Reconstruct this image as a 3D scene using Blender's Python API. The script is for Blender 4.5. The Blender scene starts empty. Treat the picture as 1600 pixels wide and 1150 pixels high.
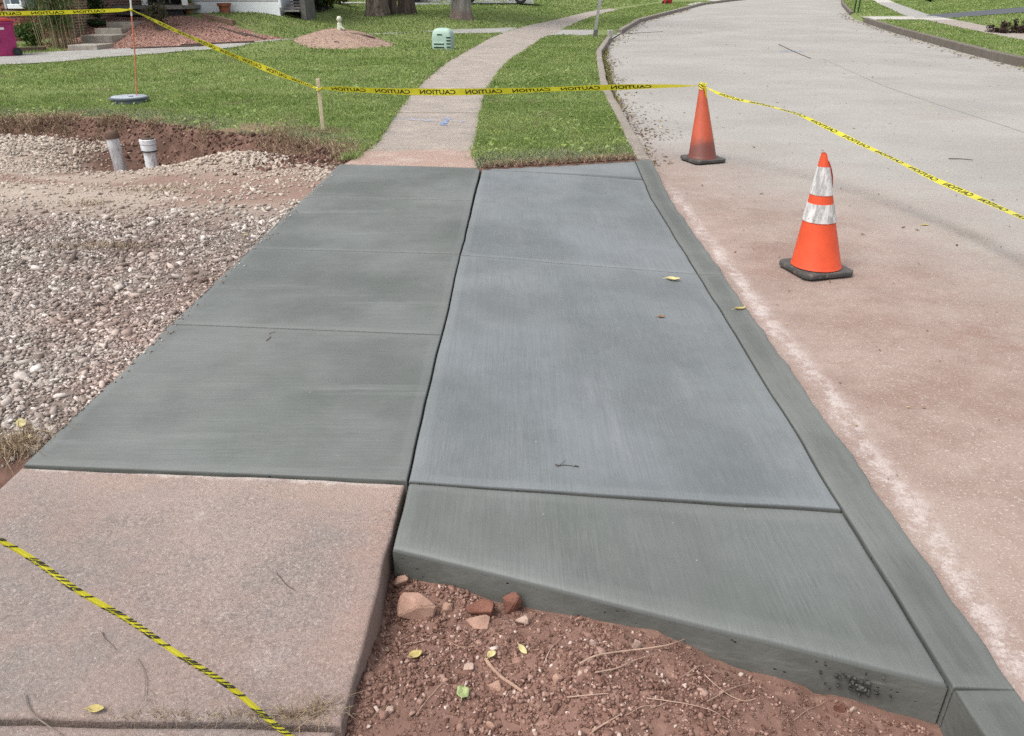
import bpy, bmesh, math, random
import numpy as np
from mathutils import Vector, Matrix, Euler

random.seed(7)
RNG = np.random.default_rng(11)
SC = bpy.context.scene
COL = SC.collection
rad = math.radians

# ------------------------------------------------------------------ camera, sky, sun, exposure
PITCH = 26.2
CAM_H = 1.5
cam_d = bpy.data.cameras.new('camera')
cam_d.sensor_width = 36.0
cam_d.lens = 27.0
cam_d.clip_start = 0.05
cam_d.clip_end = 2000.0
cam = bpy.data.objects.new('camera', cam_d)
cam.location = (0, 0, CAM_H)
cam.rotation_euler = (rad(90 - PITCH), 0, 0)
COL.objects.link(cam)
SC.camera = cam

SUN_EL, SUN_AZ = 60.0, -124.0          # azimuth measured from +Y (ahead) towards +X (right)
world = bpy.data.worlds.new('World')
SC.world = world
world.use_nodes = True
wn = world.node_tree
for n in list(wn.nodes):
    wn.nodes.remove(n)
w_out = wn.nodes.new('ShaderNodeOutputWorld')
w_bg = wn.nodes.new('ShaderNodeBackground')
w_sky = wn.nodes.new('ShaderNodeTexSky')
w_sky.sky_type = 'NISHITA'
w_sky.sun_disc = False
w_sky.sun_elevation = rad(SUN_EL)
w_sky.sun_rotation = rad(SUN_AZ)
w_sky.dust_density = 4.0
w_hs = wn.nodes.new('ShaderNodeHueSaturation')
w_hs.inputs['Saturation'].default_value = 0.28     # thin overcast: a nearly white sky
wn.links.new(w_sky.outputs[0], w_hs.inputs['Color'])
wn.links.new(w_hs.outputs[0], w_bg.inputs['Color'])
w_bg.inputs['Strength'].default_value = 0.135
wn.links.new(w_bg.outputs[0], w_out.inputs['Surface'])

sun_d = bpy.data.lights.new('sun', 'SUN')
sun_d.energy = 1.1
sun_d.angle = rad(24)
sun_d.color = (1.0, 0.965, 0.92)
sun = bpy.data.objects.new('sun', sun_d)
sv = Vector((math.sin(rad(SUN_AZ)) * math.cos(rad(SUN_EL)), math.cos(rad(SUN_AZ)) * math.cos(rad(SUN_EL)), math.sin(rad(SUN_EL))))
sun.rotation_euler = sv.to_track_quat('Z', 'Y').to_euler()
sun.location = sv * 60
COL.objects.link(sun)

SC.view_settings.view_transform = 'Standard'
SC.view_settings.look = 'None'
SC.view_settings.gamma = 1.0
SC.view_settings.use_curve_mapping = False
SC.view_settings.exposure = 1.0
SC.render.engine = 'CYCLES'
SC.cycles.use_denoising = False
SC.cycles.max_bounces = 5
SC.cycles.diffuse_bounces = 3
SC.cycles.glossy_bounces = 2
SC.cycles.transmission_bounces = 2
SC.cycles.transparent_max_bounces = 4

# ------------------------------------------------------------------ numeric helpers
def smooth(a, b, x):
    t = np.clip((np.asarray(x, float) - a) / (b - a), 0, 1)
    return t * t * (3 - 2 * t)

def _hash(ix, iy, seed):
    h = (ix.astype(np.int64) * 374761393 + iy.astype(np.int64) * 668265263 + seed * 974711) & 0x7fffffff
    h = ((h ^ (h >> 13)) * 1274126177) & 0x7fffffff
    return ((h ^ (h >> 16)) & 0xffff) / 65535.0

def vnoise(x, y, seed=0):
    x = np.asarray(x, float); y = np.asarray(y, float)
    ix = np.floor(x); iy = np.floor(y)
    fx = x - ix; fy = y - iy
    fx = fx * fx * (3 - 2 * fx); fy = fy * fy * (3 - 2 * fy)
    a = _hash(ix, iy, seed); b = _hash(ix + 1, iy, seed)
    c = _hash(ix, iy + 1, seed); d = _hash(ix + 1, iy + 1, seed)
    return (a * (1 - fx) + b * fx) * (1 - fy) + (c * (1 - fx) + d * fx) * fy

def fbm(x, y, seed=0, octv=4):
    s = 0; a = 0.5; t = 0
    for k in range(octv):
        s = s + a * vnoise(np.asarray(x) * 2 ** k, np.asarray(y) * 2 ** k, seed + k * 17)
        t += a; a *= 0.5
    return s / t

FPX = 1200.0
CT, ST = math.cos(rad(PITCH)), math.sin(rad(PITCH))
def ray(px, py):
    u = (px - 800) / FPX; v = (575 - py) / FPX
    return np.array([u, CT + v * ST, -ST + v * CT])

def G(px, py, zf):
    """point where the line of sight of a photo pixel meets the surface z = zf(x, y)"""
    d = ray(px, py)
    t0, p0 = 0.3, None
    t = 0.3
    while t < 250:
        p = np.array([0, 0, CAM_H]) + d * t
        if p[2] < zf(p[0], p[1]):
            break
        t0 = t
        t *= 1.03
    lo, hi = t0, t
    for _ in range(40):
        m = (lo + hi) / 2
        p = np.array([0, 0, CAM_H]) + d * m
        if p[2] < zf(p[0], p[1]): hi = m
        else: lo = m
    p = np.array([0, 0, CAM_H]) + d * hi
    return p

def D(px, py, depth):
    """point on a line of sight at a given distance ahead (along Y)"""
    d = ray(px, py)
    return np.array([0, 0, CAM_H]) + d * (depth / d[1])

# ------------------------------------------------------------------ the lie of the land (metres)
_Lx = [-8, 0, 7.6, 8.3, 11, 14, 20.4, 24.6, 36.6, 57.7, 66.7, 90, 130, 300]
_Lv = [1.17, 1.275, 1.37, 1.40, 1.53, 1.66, 2.2, 2.75, 5.6, 13, 17.4, 31, 60, 190]
_Rx = [-8, 5, 12, 18.2, 22, 29.5, 39.4, 56.7, 71.8, 95, 135, 300]
_Rv = [10.3, 10.5, 10.8, 11.25, 11.95, 13.5, 15.9, 22, 27.7, 40, 69, 200]
def xl(y): return np.interp(y, _Lx, _Lv)       # road edge, near kerb (outer edge)
def xr(y): return np.interp(y, _Rx, _Rv)       # road edge, far kerb
def rise(y):
    y = np.asarray(y, float)
    return 0.016 * np.log1p(np.exp(np.clip((y - 13) * 1.2, -40, 40))) / 1.2 * (y < 45) + (y >= 45) * 0.016 * (y - 13)
def flat0(x, y): return 0.0
def xle(y): return -1.757 + 0.0127 * np.asarray(y, float)   # new walk: outer edge,
def xc(y): return -0.385 + 0.0127 * np.asarray(y, float)    # joint between walk and apron,
def xg(y): return 1.11 + 0.0127 * np.asarray(y, float)      # groove between apron and kerb
def zroad(x, y):
    t = np.clip((x - xl(y)) / (xr(y) - xl(y)), 0, 1)
    return rise(y) - 0.13 + 0.05 * np.sin(np.pi * t)

def h(x, y):
    """natural lawn level"""
    x = np.asarray(x, float); y = np.asarray(y, float)
    z = rise(y)
    d = xl(y) - x
    ramp = 0.03 * (np.clip(y, 19, 32) - 19)
    ramp = np.where(y < 21, 0.0075 * np.clip(y - 19, 0, 2) ** 2, ramp - 0.03)
    z = z + ramp * smooth(2.5, 8, d)
    z = z + 0.46 * smooth(21.2, 24.6, y) * smooth(-5.0, -8.2, x) * smooth(-13.6, -12.4, x)
    dr = x - xr(y)
    z = z + 0.02 * smooth(0, 0.5, dr) + 0.02 * np.clip(dr - 4, 0, 12)
    return z

# bank of the excavation: edge of the lawn
_Bx = [-14, -9, -6.6, -5.8, -4.6, -3.57, -2.72, -2.06, -1.6, -1.4]
_By = [11.6, 10.9, 10.25, 10.6, 10.15, 9.45, 9.1, 8.5, 8.0, 7.7]
def yb(x): return np.interp(x, _Bx, _By) + 0.16 * (vnoise(np.asarray(x) * 2.6, 0 * np.asarray(x), 5) - 0.5)

def zgravel(x, y):
    x = np.asarray(x, float); y = np.asarray(y, float)
    z = -0.035 - 0.13 * smooth(6.0, 9.0, y) * smooth(-1.7, -2.6, x)
    z = z - 0.40 * np.exp(-(((x + 4.35) / 0.80) ** 2 + ((y - 9.05) / 0.80) ** 2))
    z = z - 0.06 * np.exp(-(((x + 3.4) / 1.2) ** 2 + ((y - 7.3) / 0.35) ** 2))
    z = z + 0.09 * np.exp(-(((x + 3.0) / 0.55) ** 2 + ((y - 8.45) / 0.3) ** 2))
    z = z + 0.10 * np.exp(-(((x + 6.6) / 0.9) ** 2 + ((y - 9.4) / 0.5) ** 2))
    z = z + 0.05 * (fbm(x * 1.1, y * 1.6, 3) - 0.5) * smooth(-1.75, -2.3, x)
    z = z - 0.10 * smooth(2.42, 2.2, y + 0.05 * np.sin(x * 9)) * smooth(-1.72, -1.80, x)
    return z

def zapron(x, y):
    x = np.asarray(x, float); y = np.asarray(y, float)
    m = 1 - smooth(6.45, 7.75, y)
    m = m * (0.55 + 0.45 * smooth(0.2, 1.35, y))
    return -0.10 * np.clip((x + 0.37) / 1.5, 0, 1.02) * m

def zkerb(x, y):
    y = np.asarray(y, float)
    m = (1 - smooth(6.45, 7.75, y)) * smooth(0.1, 1.35, y)
    return -0.10 * m + np.where(y > 12, rise(y), 0) + 0 * np.asarray(x)

def near_edge(x):   # Y of the exposed end of the new apron
    return np.interp(x, [-0.362, 1.127], [1.835, 1.385])
def far_edge(x):
    return np.interp(x, [-0.293, 1.208], [7.27, 7.68])

def zpit(x, y):
    x = np.asarray(x, float); y = np.asarray(y, float)
    z = np.interp(x, [-0.55, -0.3, 0.25, 0.6, 1.1], [-0.13, -0.125, -0.13, -0.19, -0.25])
    z = z + 0.075 * np.exp(-(((x + 0.42) / 0.22) ** 2)) * smooth(1.7, 1.25, y)
    z = z + 0.05 * np.exp(-(((x - 0.30) / 0.3) ** 2 + ((y - 1.38) / 0.25) ** 2))
    z = z + 0.05 * np.exp(-(((x - 0.75) / 0.2) ** 2 + ((y - 1.12) / 0.14) ** 2))
    z = z + 0.06 * (fbm(x * 5, y * 5, 21) - 0.5) + 0.034 * (fbm(x * 17, y * 17, 31, 3) - 0.5)
    return z

def ground_z(x, y):
    x = np.asarray(x, float); y = np.asarray(y, float)
    z = h(x, y)
    # lawn close by: small bumps
    z = z + 0.03 * (fbm(x * 0.9, y * 0.9, 8) - 0.5) * smooth(7, 9, y)
    z = z + 0.15 * np.exp(-((y - dn(x) + 0.75) / 0.55) ** 2) * smooth(-7.2, -6.4, x) * smooth(-1.7, -2.6, x)
    bank = smooth(0.0, 0.30, yb(x) - y) * smooth(-1.35, -1.5, x)
    rough = 0.16 * (fbm(x * 5, y * 5, 41) - 0.5) * np.clip(bank * (1 - bank) * 4, 0, 1)
    z = z * (1 - bank) + zgravel(x, y) * bank + rough
    pit = (x > -0.50) & (x < 1.24) & (y < near_edge(x) + 0.07)
    z = np.where(pit, zpit(x, y), z)
    under = (x > xle(y) + 0.05) & (x < 1.3) & (y > near_edge(x) + 0.07) & (y < far_edge(x) - 0.05)
    z = np.where(under, -0.28, z)
    old = (x > xle(y) + 0.04) & (x < xc(y) - 0.08) & (y < 2.3)
    z = np.where(old, -0.16, z)
    wk = (x > sl(y) + 0.03) & (x < sr(y) - 0.03) & (y > 7.15) & (y < 48)
    z = np.where(wk, h(x, y) - 0.07, z)
    wk = (x > rl(y) + 0.02) & (x < rr_(y) - 0.02) & (y > 9) & (y < 66)
    z = np.where(wk, h(x, y) - 0.05, z)
    road = (x > xl(y) - 0.10) & (x < xr(y) + 0.13)
    z = np.where(road, zroad(x, y) - 0.16, z)
    return z

def gz(x, y): return float(ground_z(x, y))

# ------------------------------------------------------------------ node material helpers
class Mt:
    def __init__(s, name, rough=0.8, spec=0.3):
        s.m = bpy.data.materials.new(name); s.m.use_nodes = True
        s.t = s.m.node_tree
        s.b = s.t.nodes['Principled BSDF']
        s.b.inputs['Roughness'].default_value = rough
        s.b.inputs['Specular IOR Level'].default_value = spec
        s._p = None; s._o = None
    def nd(s, typ, **props):
        n = s.t.nodes.new(typ)
        for k, v in props.items(): setattr(n, k, v)
        return n
    def put(s, sock, v):
        if isinstance(v, bpy.types.NodeSocket): s.t.links.new(v, sock)
        else:
            if isinstance(v, (tuple, list)) and len(v) == 3 and sock.type == 'RGBA': v = (*v, 1)
            sock.default_value = v
    def pos(s):
        if s._p is None: s._p = s.nd('ShaderNodeNewGeometry').outputs['Position']
        return s._p
    def obj(s):
        if s._o is None: s._o = s.nd('ShaderNodeTexCoord').outputs['Object']
        return s._o
    def sc(s, v, xyz):
        n = s.nd('ShaderNodeVectorMath', operation='MULTIPLY'); s.put(n.inputs[0], v); n.inputs[1].default_value = xyz
        return n.outputs[0]
    def noise(s, v, scale, detail=4, rough=0.55, dist=0.0):
        n = s.nd('ShaderNodeTexNoise'); s.put(n.inputs['Vector'], v)
        n.inputs['Scale'].default_value = scale; n.inputs['Detail'].default_value = detail
        n.inputs['Roughness'].default_value = rough; n.inputs['Distortion'].default_value = dist
        return n.outputs['Fac']
    def vor(s, v, scale, feature='F1', out='Distance'):
        n = s.nd('ShaderNodeTexVoronoi', feature=feature); s.put(n.inputs['Vector'], v); n.inputs['Scale'].default_value = scale
        return n.outputs[out]
    def ramp(s, f, stops, interp='LINEAR'):
        n = s.nd('ShaderNodeValToRGB'); s.put(n.inputs[0], f); cr = n.color_ramp; cr.interpolation = interp
        while len(cr.elements) < len(stops): cr.elements.new(0.5)
        for e, (p, c) in zip(cr.elements, stops):
            e.position = p
            e.color = (*c, 1) if isinstance(c, tuple) else (c, c, c, 1)
        return n.outputs[0]
    def step(s, f, a, b):
        n = s.nd('ShaderNodeMapRange', interpolation_type='SMOOTHSTEP'); s.put(n.inputs[0], f)
        n.inputs[1].default_value = a; n.inputs[2].default_value = b
        return n.outputs[0]
    def math(s, op, a, b=0.0):
        n = s.nd('ShaderNodeMath', operation=op); s.put(n.inputs[0], a); s.put(n.inputs[1], b)
        return n.outputs[0]
    def mix(s, f, a, b, mode='MIX'):
        n = s.nd('ShaderNodeMix', data_type='RGBA', blend_type=mode); s.put(n.inputs[0], f)
        s.put(n.inputs[6], a); s.put(n.inputs[7], b)
        return n.outputs[2]
    def attr(s, name):
        return s.nd('ShaderNodeAttribute', attribute_name=name).outputs['Fac']
    def xyz(s, v):
        n = s.nd('ShaderNodeSeparateXYZ'); s.put(n.inputs[0], v); return n.outputs
    def bump(s, hgt, strength=0.5, dist=0.01, normal=None):
        n = s.nd('ShaderNodeBump'); n.inputs['Strength'].default_value = strength; n.inputs['Distance'].default_value = dist
        s.put(n.inputs['Height'], hgt)
        if normal is not None: s.put(n.inputs['Normal'], normal)
        return n.outputs[0]
    def done(s, color, normal=None, rough=None):
        s.put(s.b.inputs['Base Color'], color)
        if normal is not None: s.put(s.b.inputs['Normal'], normal)
        if rough is not None: s.put(s.b.inputs['Roughness'], rough)
        return s.m

def plain(name, col, rough=0.7, var=0.25, scale=6.0, spec=0.3, metallic=0.0, bump=0.0, grime=None):
    """a coloured surface with mottling, fine grain and optional grime"""
    m = Mt(name, rough, spec)
    o = m.obj()
    f = m.noise(o, scale, 5)
    lo = tuple(c * (1 - var) for c in col); hi = tuple(min(1, c * (1 + var)) for c in col)
    c = m.ramp(f, [(0.3, lo), (0.7, hi)])
    if grime: c = m.mix(m.step(m.noise(o, scale * 2.7, 5, 0.65), 0.52, 0.72), c, grime)
    m.b.inputs['Metallic'].default_value = metallic
    n = m.bump(m.noise(o, scale * 12, 3), bump, 0.004) if bump else None
    return m.done(c, n)

def by_rnd(name, stops, rough=0.85, spec=0.2, grain=40.0, amt=0.25, patch=None, trans=0.0):
    """for scattered pieces: colour picked per piece by the stored attribute 'rnd'"""
    m = Mt(name, rough, spec)
    c = m.ramp(m.attr('rnd'), stops)
    if amt:
        g = m.ramp(m.noise(m.pos(), grain, 3), [(0.25, 1 - amt), (0.75, 1 + amt * 0.6)])
        c = m.mix(1.0, c, g, 'MULTIPLY')
    if patch: c = patch(m, c)
    if trans:
        m.put(m.b.inputs['Base Color'], c)
        tr = m.nd('ShaderNodeBsdfTranslucent'); m.put(tr.inputs[0], c)
        mx = m.nd('ShaderNodeMixShader'); mx.inputs[0].default_value = trans
        m.t.links.new(m.b.outputs[0], mx.inputs[1]); m.t.links.new(tr.outputs[0], mx.inputs[2])
        m.t.links.new(mx.outputs[0], m.t.nodes['Material Output'].inputs['Surface'])
        return m.m
    return m.done(c)

# ------------------------------------------------------------------ mesh helpers
def link(o, parent=None):
    COL.objects.link(o)
    if parent is not None: o.parent = parent
    return o

def np_mesh(name, V, F, mat=None, attrs=None, smooth_=False):
    """V (n,3), F (m,k) constant k"""
    V = np.asarray(V, np.float32); F = np.asarray(F, np.int32)
    me = bpy.data.meshes.new(name)
    k = F.shape[1]
    me.vertices.add(len(V)); me.vertices.foreach_set('co', V.ravel())
    me.loops.add(F.size); me.loops.foreach_set('vertex_index', F.ravel())
    me.polygons.add(len(F))
    me.polygons.foreach_set('loop_start', np.arange(0, F.size, k, dtype=np.int32))
    me.polygons.foreach_set('loop_total', np.full(len(F), k, np.int32))
    if smooth_: me.polygons.foreach_set('use_smooth', np.ones(len(F), bool))
    for an, av in (attrs or {}).items():
        a = me.attributes.new(an, 'FLOAT', 'POINT'); a.data.foreach_set('value', np.asarray(av, np.float32))
    me.update(calc_edges=True)
    if mat: me.materials.append(mat)
    return me

def tag(o, label=None, cat=None, group=None, kind=None):
    if label: o['label'] = label
    if cat: o['category'] = cat
    if group: o['group'] = group
    if kind: o['kind'] = kind
    return o

def obj(name, me, parent=None, loc=None, rot=None):
    o = bpy.data.objects.new(name, me)
    if loc is not None: o.location = Vector([float(c) for c in loc])
    if rot is not None: o.rotation_euler = rot
    return link(o, parent)

def empty(name, loc, label=None, cat=None, group=None, rz=0.0, kind=None):
    o = bpy.data.objects.new(name, None)
    o.empty_display_size = 0.1
    o.location = Vector([float(c) for c in loc]); o.rotation_euler = (0, 0, rz)
    link(o)
    return tag(o, label, cat, group, kind)

class MB:
    """collects shapes; build() links them as one mesh object"""
    def __init__(s): s.bm = bmesh.new()
    def box(s, c, size, rot=(0, 0, 0), bevel=0.0, seg=1):
        r = bmesh.ops.create_cube(s.bm, size=1.0)
        vs = r['verts']
        M = Matrix.Translation(Vector([float(q) for q in c])) @ Euler(rot).to_matrix().to_4x4() @ Matrix.Diagonal((*size, 1))
        bmesh.ops.transform(s.bm, matrix=M, verts=vs)
        if bevel:
            es = list({e for v in vs for e in v.link_edges})
            bmesh.ops.bevel(s.bm, geom=es, offset=bevel, segments=seg, affect='EDGES', profile=0.6)
        return s
    def tube(s, pts, radii, n=8, cap=True):
        pts = [Vector([float(q) for q in p]) for p in pts]
        if not hasattr(radii, '__len__'): radii = [radii] * len(pts)
        rings = []
        for i, p in enumerate(pts):
            t = (pts[min(i + 1, len(pts) - 1)] - pts[max(i - 1, 0)]).normalized()
            a = Vector((0, 0, 1)) if abs(t.z) < 0.9 else Vector((1, 0, 0))
            x = t.cross(a).normalized(); y = t.cross(x)
            rings.append([s.bm.verts.new(p + (x * math.cos(2 * math.pi * k / n) + y * math.sin(2 * math.pi * k / n)) * radii[i]) for k in range(n)])
        for a, b in zip(rings, rings[1:]):
            for k in range(n):
                s.bm.faces.new((a[k], a[(k + 1) % n], b[(k + 1) % n], b[k]))
        if cap:
            s.bm.faces.new(rings[0]); s.bm.faces.new(rings[-1][::-1])
        return s
    def lathe(s, prof, n=24, c=(0, 0, 0), axis=None, sx=1.0, sy=1.0):
        """prof: (r, z) pairs; axis: optional function z -> (dx, dy)"""
        rings = []
        for r, z in prof:
            dx, dy = axis(z) if axis else (0, 0)
            rings.append([s.bm.verts.new((c[0] + dx + sx * r * math.cos(2 * math.pi * k / n), c[1] + dy + sy * r * math.sin(2 * math.pi * k / n), c[2] + z)) for k in range(n)])
        for a, b in zip(rings, rings[1:]):
            for k in range(n):
                s.bm.faces.new((a[k], a[(k + 1) % n], b[(k + 1) % n], b[k]))
        if prof[0][0] > 1e-5: s.bm.faces.new(rings[0][::-1])
        if prof[-1][0] > 1e-5: s.bm.faces.new(rings[-1])
        return s
    def prism(s, outline, axis, a, b):
        """closed outline extruded along axis 'x','y','z' from a to b"""
        def P(p, q):
            return {'x': (q, p[0], p[1]), 'y': (p[0], q, p[1]), 'z': (p[0], p[1], q)}[axis]
        A = [s.bm.verts.new(P(p, a)) for p in outline]; B = [s.bm.verts.new(P(p, b)) for p in outline]
        n = len(outline)
        s.bm.faces.new(A); s.bm.faces.new(B[::-1])
        for k in range(n): s.bm.faces.new((A[k], B[k], B[(k + 1) % n], A[(k + 1) % n]))
        return s
    def build(s, name, mat, parent=None, loc=None, rot=None, smooth_=False, bevel=0.0, jitter=0.0):
        bmesh.ops.recalc_face_normals(s.bm, faces=s.bm.faces)
        if bevel:
            es = [e for e in s.bm.edges if len(e.link_faces) == 2 and e.calc_face_angle(0) > 0.5]
            bmesh.ops.bevel(s.bm, geom=es, offset=bevel, segments=2, affect='EDGES', profile=0.6)
        me = bpy.data.meshes.new(name); s.bm.to_mesh(me); s.bm.free()
        if smooth_:
            for p in me.polygons: p.use_smooth = True
            try: me.set_sharp_from_angle(angle=rad(40))
            except Exception: pass
        me.materials.append(mat)
        return obj(name, me, parent, loc, rot)

def copy_tree(o, parent=None):
    c = o.copy(); COL.objects.link(c)
    if parent is not None: c.parent = parent
    for ch in list(o.children): copy_tree(ch, c)
    return c

# ---- scattered stones, blades and leaves as plain geometry
def ico():
    bm = bmesh.new(); bmesh.ops.create_icosphere(bm, subdivisions=1, radius=1.0)
    V = np.array([v.co[:] for v in bm.verts]); F = np.array([[v.index for v in f.verts] for f in bm.faces]); bm.free()
    return V, F
def octa():
    V = np.array([[1, 0, 0], [-1, 0, 0], [0, 1, 0], [0, -1, 0], [0, 0, 1], [0, 0, -1]], float)
    F = np.array([[0, 2, 4], [2, 1, 4], [1, 3, 4], [3, 0, 4], [2, 0, 5], [1, 2, 5], [3, 1, 5], [0, 3, 5]])
    return V, F
ICO, OCT = ico(), octa()

def rotmats(n, tilt=0.5):
    a = RNG.uniform(0, 2 * np.pi, n); b = RNG.normal(0, tilt, n); c = RNG.normal(0, tilt, n)
    ca, sa = np.cos(a), np.sin(a); cb, sb = np.cos(b), np.sin(b); cc, sc_ = np.cos(c), np.sin(c)
    Rz = np.zeros((n, 3, 3)); Rz[:, 0, 0] = ca; Rz[:, 0, 1] = -sa; Rz[:, 1, 0] = sa; Rz[:, 1, 1] = ca; Rz[:, 2, 2] = 1
    Rx = np.zeros((n, 3, 3)); Rx[:, 0, 0] = 1; Rx[:, 1, 1] = cb; Rx[:, 1, 2] = -sb; Rx[:, 2, 1] = sb; Rx[:, 2, 2] = cb
    Ry = np.zeros((n, 3, 3)); Ry[:, 1, 1] = 1; Ry[:, 0, 0] = cc; Ry[:, 0, 2] = sc_; Ry[:, 2, 0] = -sc_; Ry[:, 2, 2] = cc
    return Rx @ Ry @ Rz

def stones(P, size, proto=ICO, flat=0.6, jit=0.28, rnd=None, tilt=0.5):
    """P (n,3) centres, size (n,) half-lengths -> V, F, rnd"""
    n = len(P); V0, F0 = proto; k = len(V0)
    S = np.stack([RNG.uniform(0.8, 1.45, n), RNG.uniform(0.5, 0.95, n), RNG.uniform(flat * 0.6, flat * 1.3, n)], 1) * np.asarray(size)[:, None]
    V = V0[None] * (1 + RNG.uniform(-jit, jit, (n, k, 1)) * 1.25) + RNG.uniform(-jit, jit, (n, k, 3)) * 0.5
    V = np.clip(V, -0.80, 0.80)
    V = V * S[:, None, :]
    V = np.einsum('nij,nkj->nki', rotmats(n, tilt), V) + P[:, None, :]
    F = F0[None] + (np.arange(n) * k)[:, None, None]
    r = RNG.uniform(0, 1, n) if rnd is None else rnd
    return V.reshape(-1, 3), F.reshape(-1, 3), np.repeat(r, k)

def blades(P, hgt, wid, lean=0.5, rnd=None):
    """grass blades, two triangles each: (n,3) bases"""
    n = len(P); a = RNG.uniform(0, 2 * np.pi, n); b = RNG.uniform(0, 2 * np.pi, n)
    hgt = np.broadcast_to(hgt, (n,)); wid = np.broadcast_to(wid, (n,))
    side = np.stack([np.cos(a), np.sin(a), 0 * a], 1) * wid[:, None] * 0.5
    L = np.abs(RNG.normal(0, lean, n)); dirn = np.stack([np.cos(b), np.sin(b), 0 * b], 1)
    up = np.zeros((n, 3)); up[:, 2] = 1
    mid = P + up * (hgt * 0.62)[:, None] + dirn * (hgt * L * 0.3)[:, None]
    tip = P + up * (hgt * np.clip(1.05 - 0.35 * L, 0.25, 1))[:, None] + dirn * (hgt * L)[:, None]
    V = np.stack([P - side, P + side, mid + side * 0.8, mid - side * 0.8, tip], 1)
    base = (np.arange(n) * 5)[:, None, None]
    F = np.array([[0, 1, 2], [0, 2, 3], [3, 2, 4]])[None] + base
    r = RNG.uniform(0, 1, n) if rnd is None else rnd
    return V.reshape(-1, 3), F.reshape(-1, 3), np.repeat(r, 5)

def cards(P, size, rnd=None, tilt=0.9, aspect=0.55):
    """leaf-sized folded faces at P"""
    n = len(P); R = rotmats(n, tilt)
    L = np.array([[-1, 0, 0], [0, -aspect, 0.18], [1, 0, 0], [0, aspect, 0.18]], float)
    V = np.einsum('nij,kj->nki', R, L) * np.asarray(size)[:, None, None] + P[:, None, :]
    F = np.array([[0, 1, 2], [0, 2, 3]])[None] + (np.arange(n) * 4)[:, None, None]
    r = RNG.uniform(0, 1, n) if rnd is None else rnd
    return V.reshape(-1, 3), F.reshape(-1, 3), np.repeat(r, 4)

def join(parts):
    Vs, Fs, Rs, o = [], [], [], 0
    for V, F, r in parts:
        Vs.append(V); Fs.append(F + o); Rs.append(r); o += len(V)
    return np.concatenate(Vs), np.concatenate(Fs), np.concatenate(Rs)

def scatter(x0, x1, y0, y1, dens, keep):
    """random points with density (per m2) kept where keep(x, y) in [0, 1] says so"""
    n = int(dens * (x1 - x0) * (y1 - y0))
    x = RNG.uniform(x0, x1, n); y = RNG.uniform(y0, y1, n)
    k = RNG.uniform(0, 1, n) < keep(x, y)
    return x[k], y[k]
# ------------------------------------------------------------------ materials of the setting
def mat_ground():
    m = Mt('ground', 0.95, 0.1); p = m.pos()
    n1 = m.noise(p, 1.4, 5); n2 = m.noise(p, 26, 4); n3 = m.noise(p, 7, 4)
    soil = m.mix(n3, (0.120, 0.066, 0.051), (0.225, 0.135, 0.106))
    soil = m.mix(m.step(n2, 0.5, 0.8), soil, (0.28, 0.185, 0.145))
    grav = m.mix(n1, (0.27, 0.215, 0.18), (0.37, 0.315, 0.26))
    grav = m.mix(m.step(m.vor(p, 60), 0.1, 0.4), m.mix(n2, (0.34, 0.29, 0.245), (0.20, 0.16, 0.14)), grav)
    turf = m.mix(n3, (0.115, 0.150, 0.050), (0.175, 0.205, 0.082))
    mulch = m.mix(n2, (0.22, 0.115, 0.09), (0.36, 0.22, 0.18))
    grav = m.mix(m.step(m.xyz(p)[1], 6.4, 5.2), grav, m.mix(n2, (0.120, 0.095, 0.082), (0.220, 0.178, 0.150)))
    dark_soil = m.mix(n3, (0.058, 0.033, 0.024), (0.115, 0.070, 0.053))
    soil = m.mix(m.math('MULTIPLY', m.attr('dark_soil'), m.step(m.noise(p, 4, 5, 0.7), 0.25, 0.60)), soil, dark_soil)  # soil mixed to a darker tone where the mask is set
    c = m.mix(m.attr('gravel'), soil, grav)
    c = m.mix(m.attr('turf'), c, turf)
    c = m.mix(m.attr('mulch'), c, mulch)
    b = m.bump(n2, 0.6, 0.012)
    b = m.bump(m.noise(p, 120, 3), 0.5, 0.004, b)
    return m.done(c, b)

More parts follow.
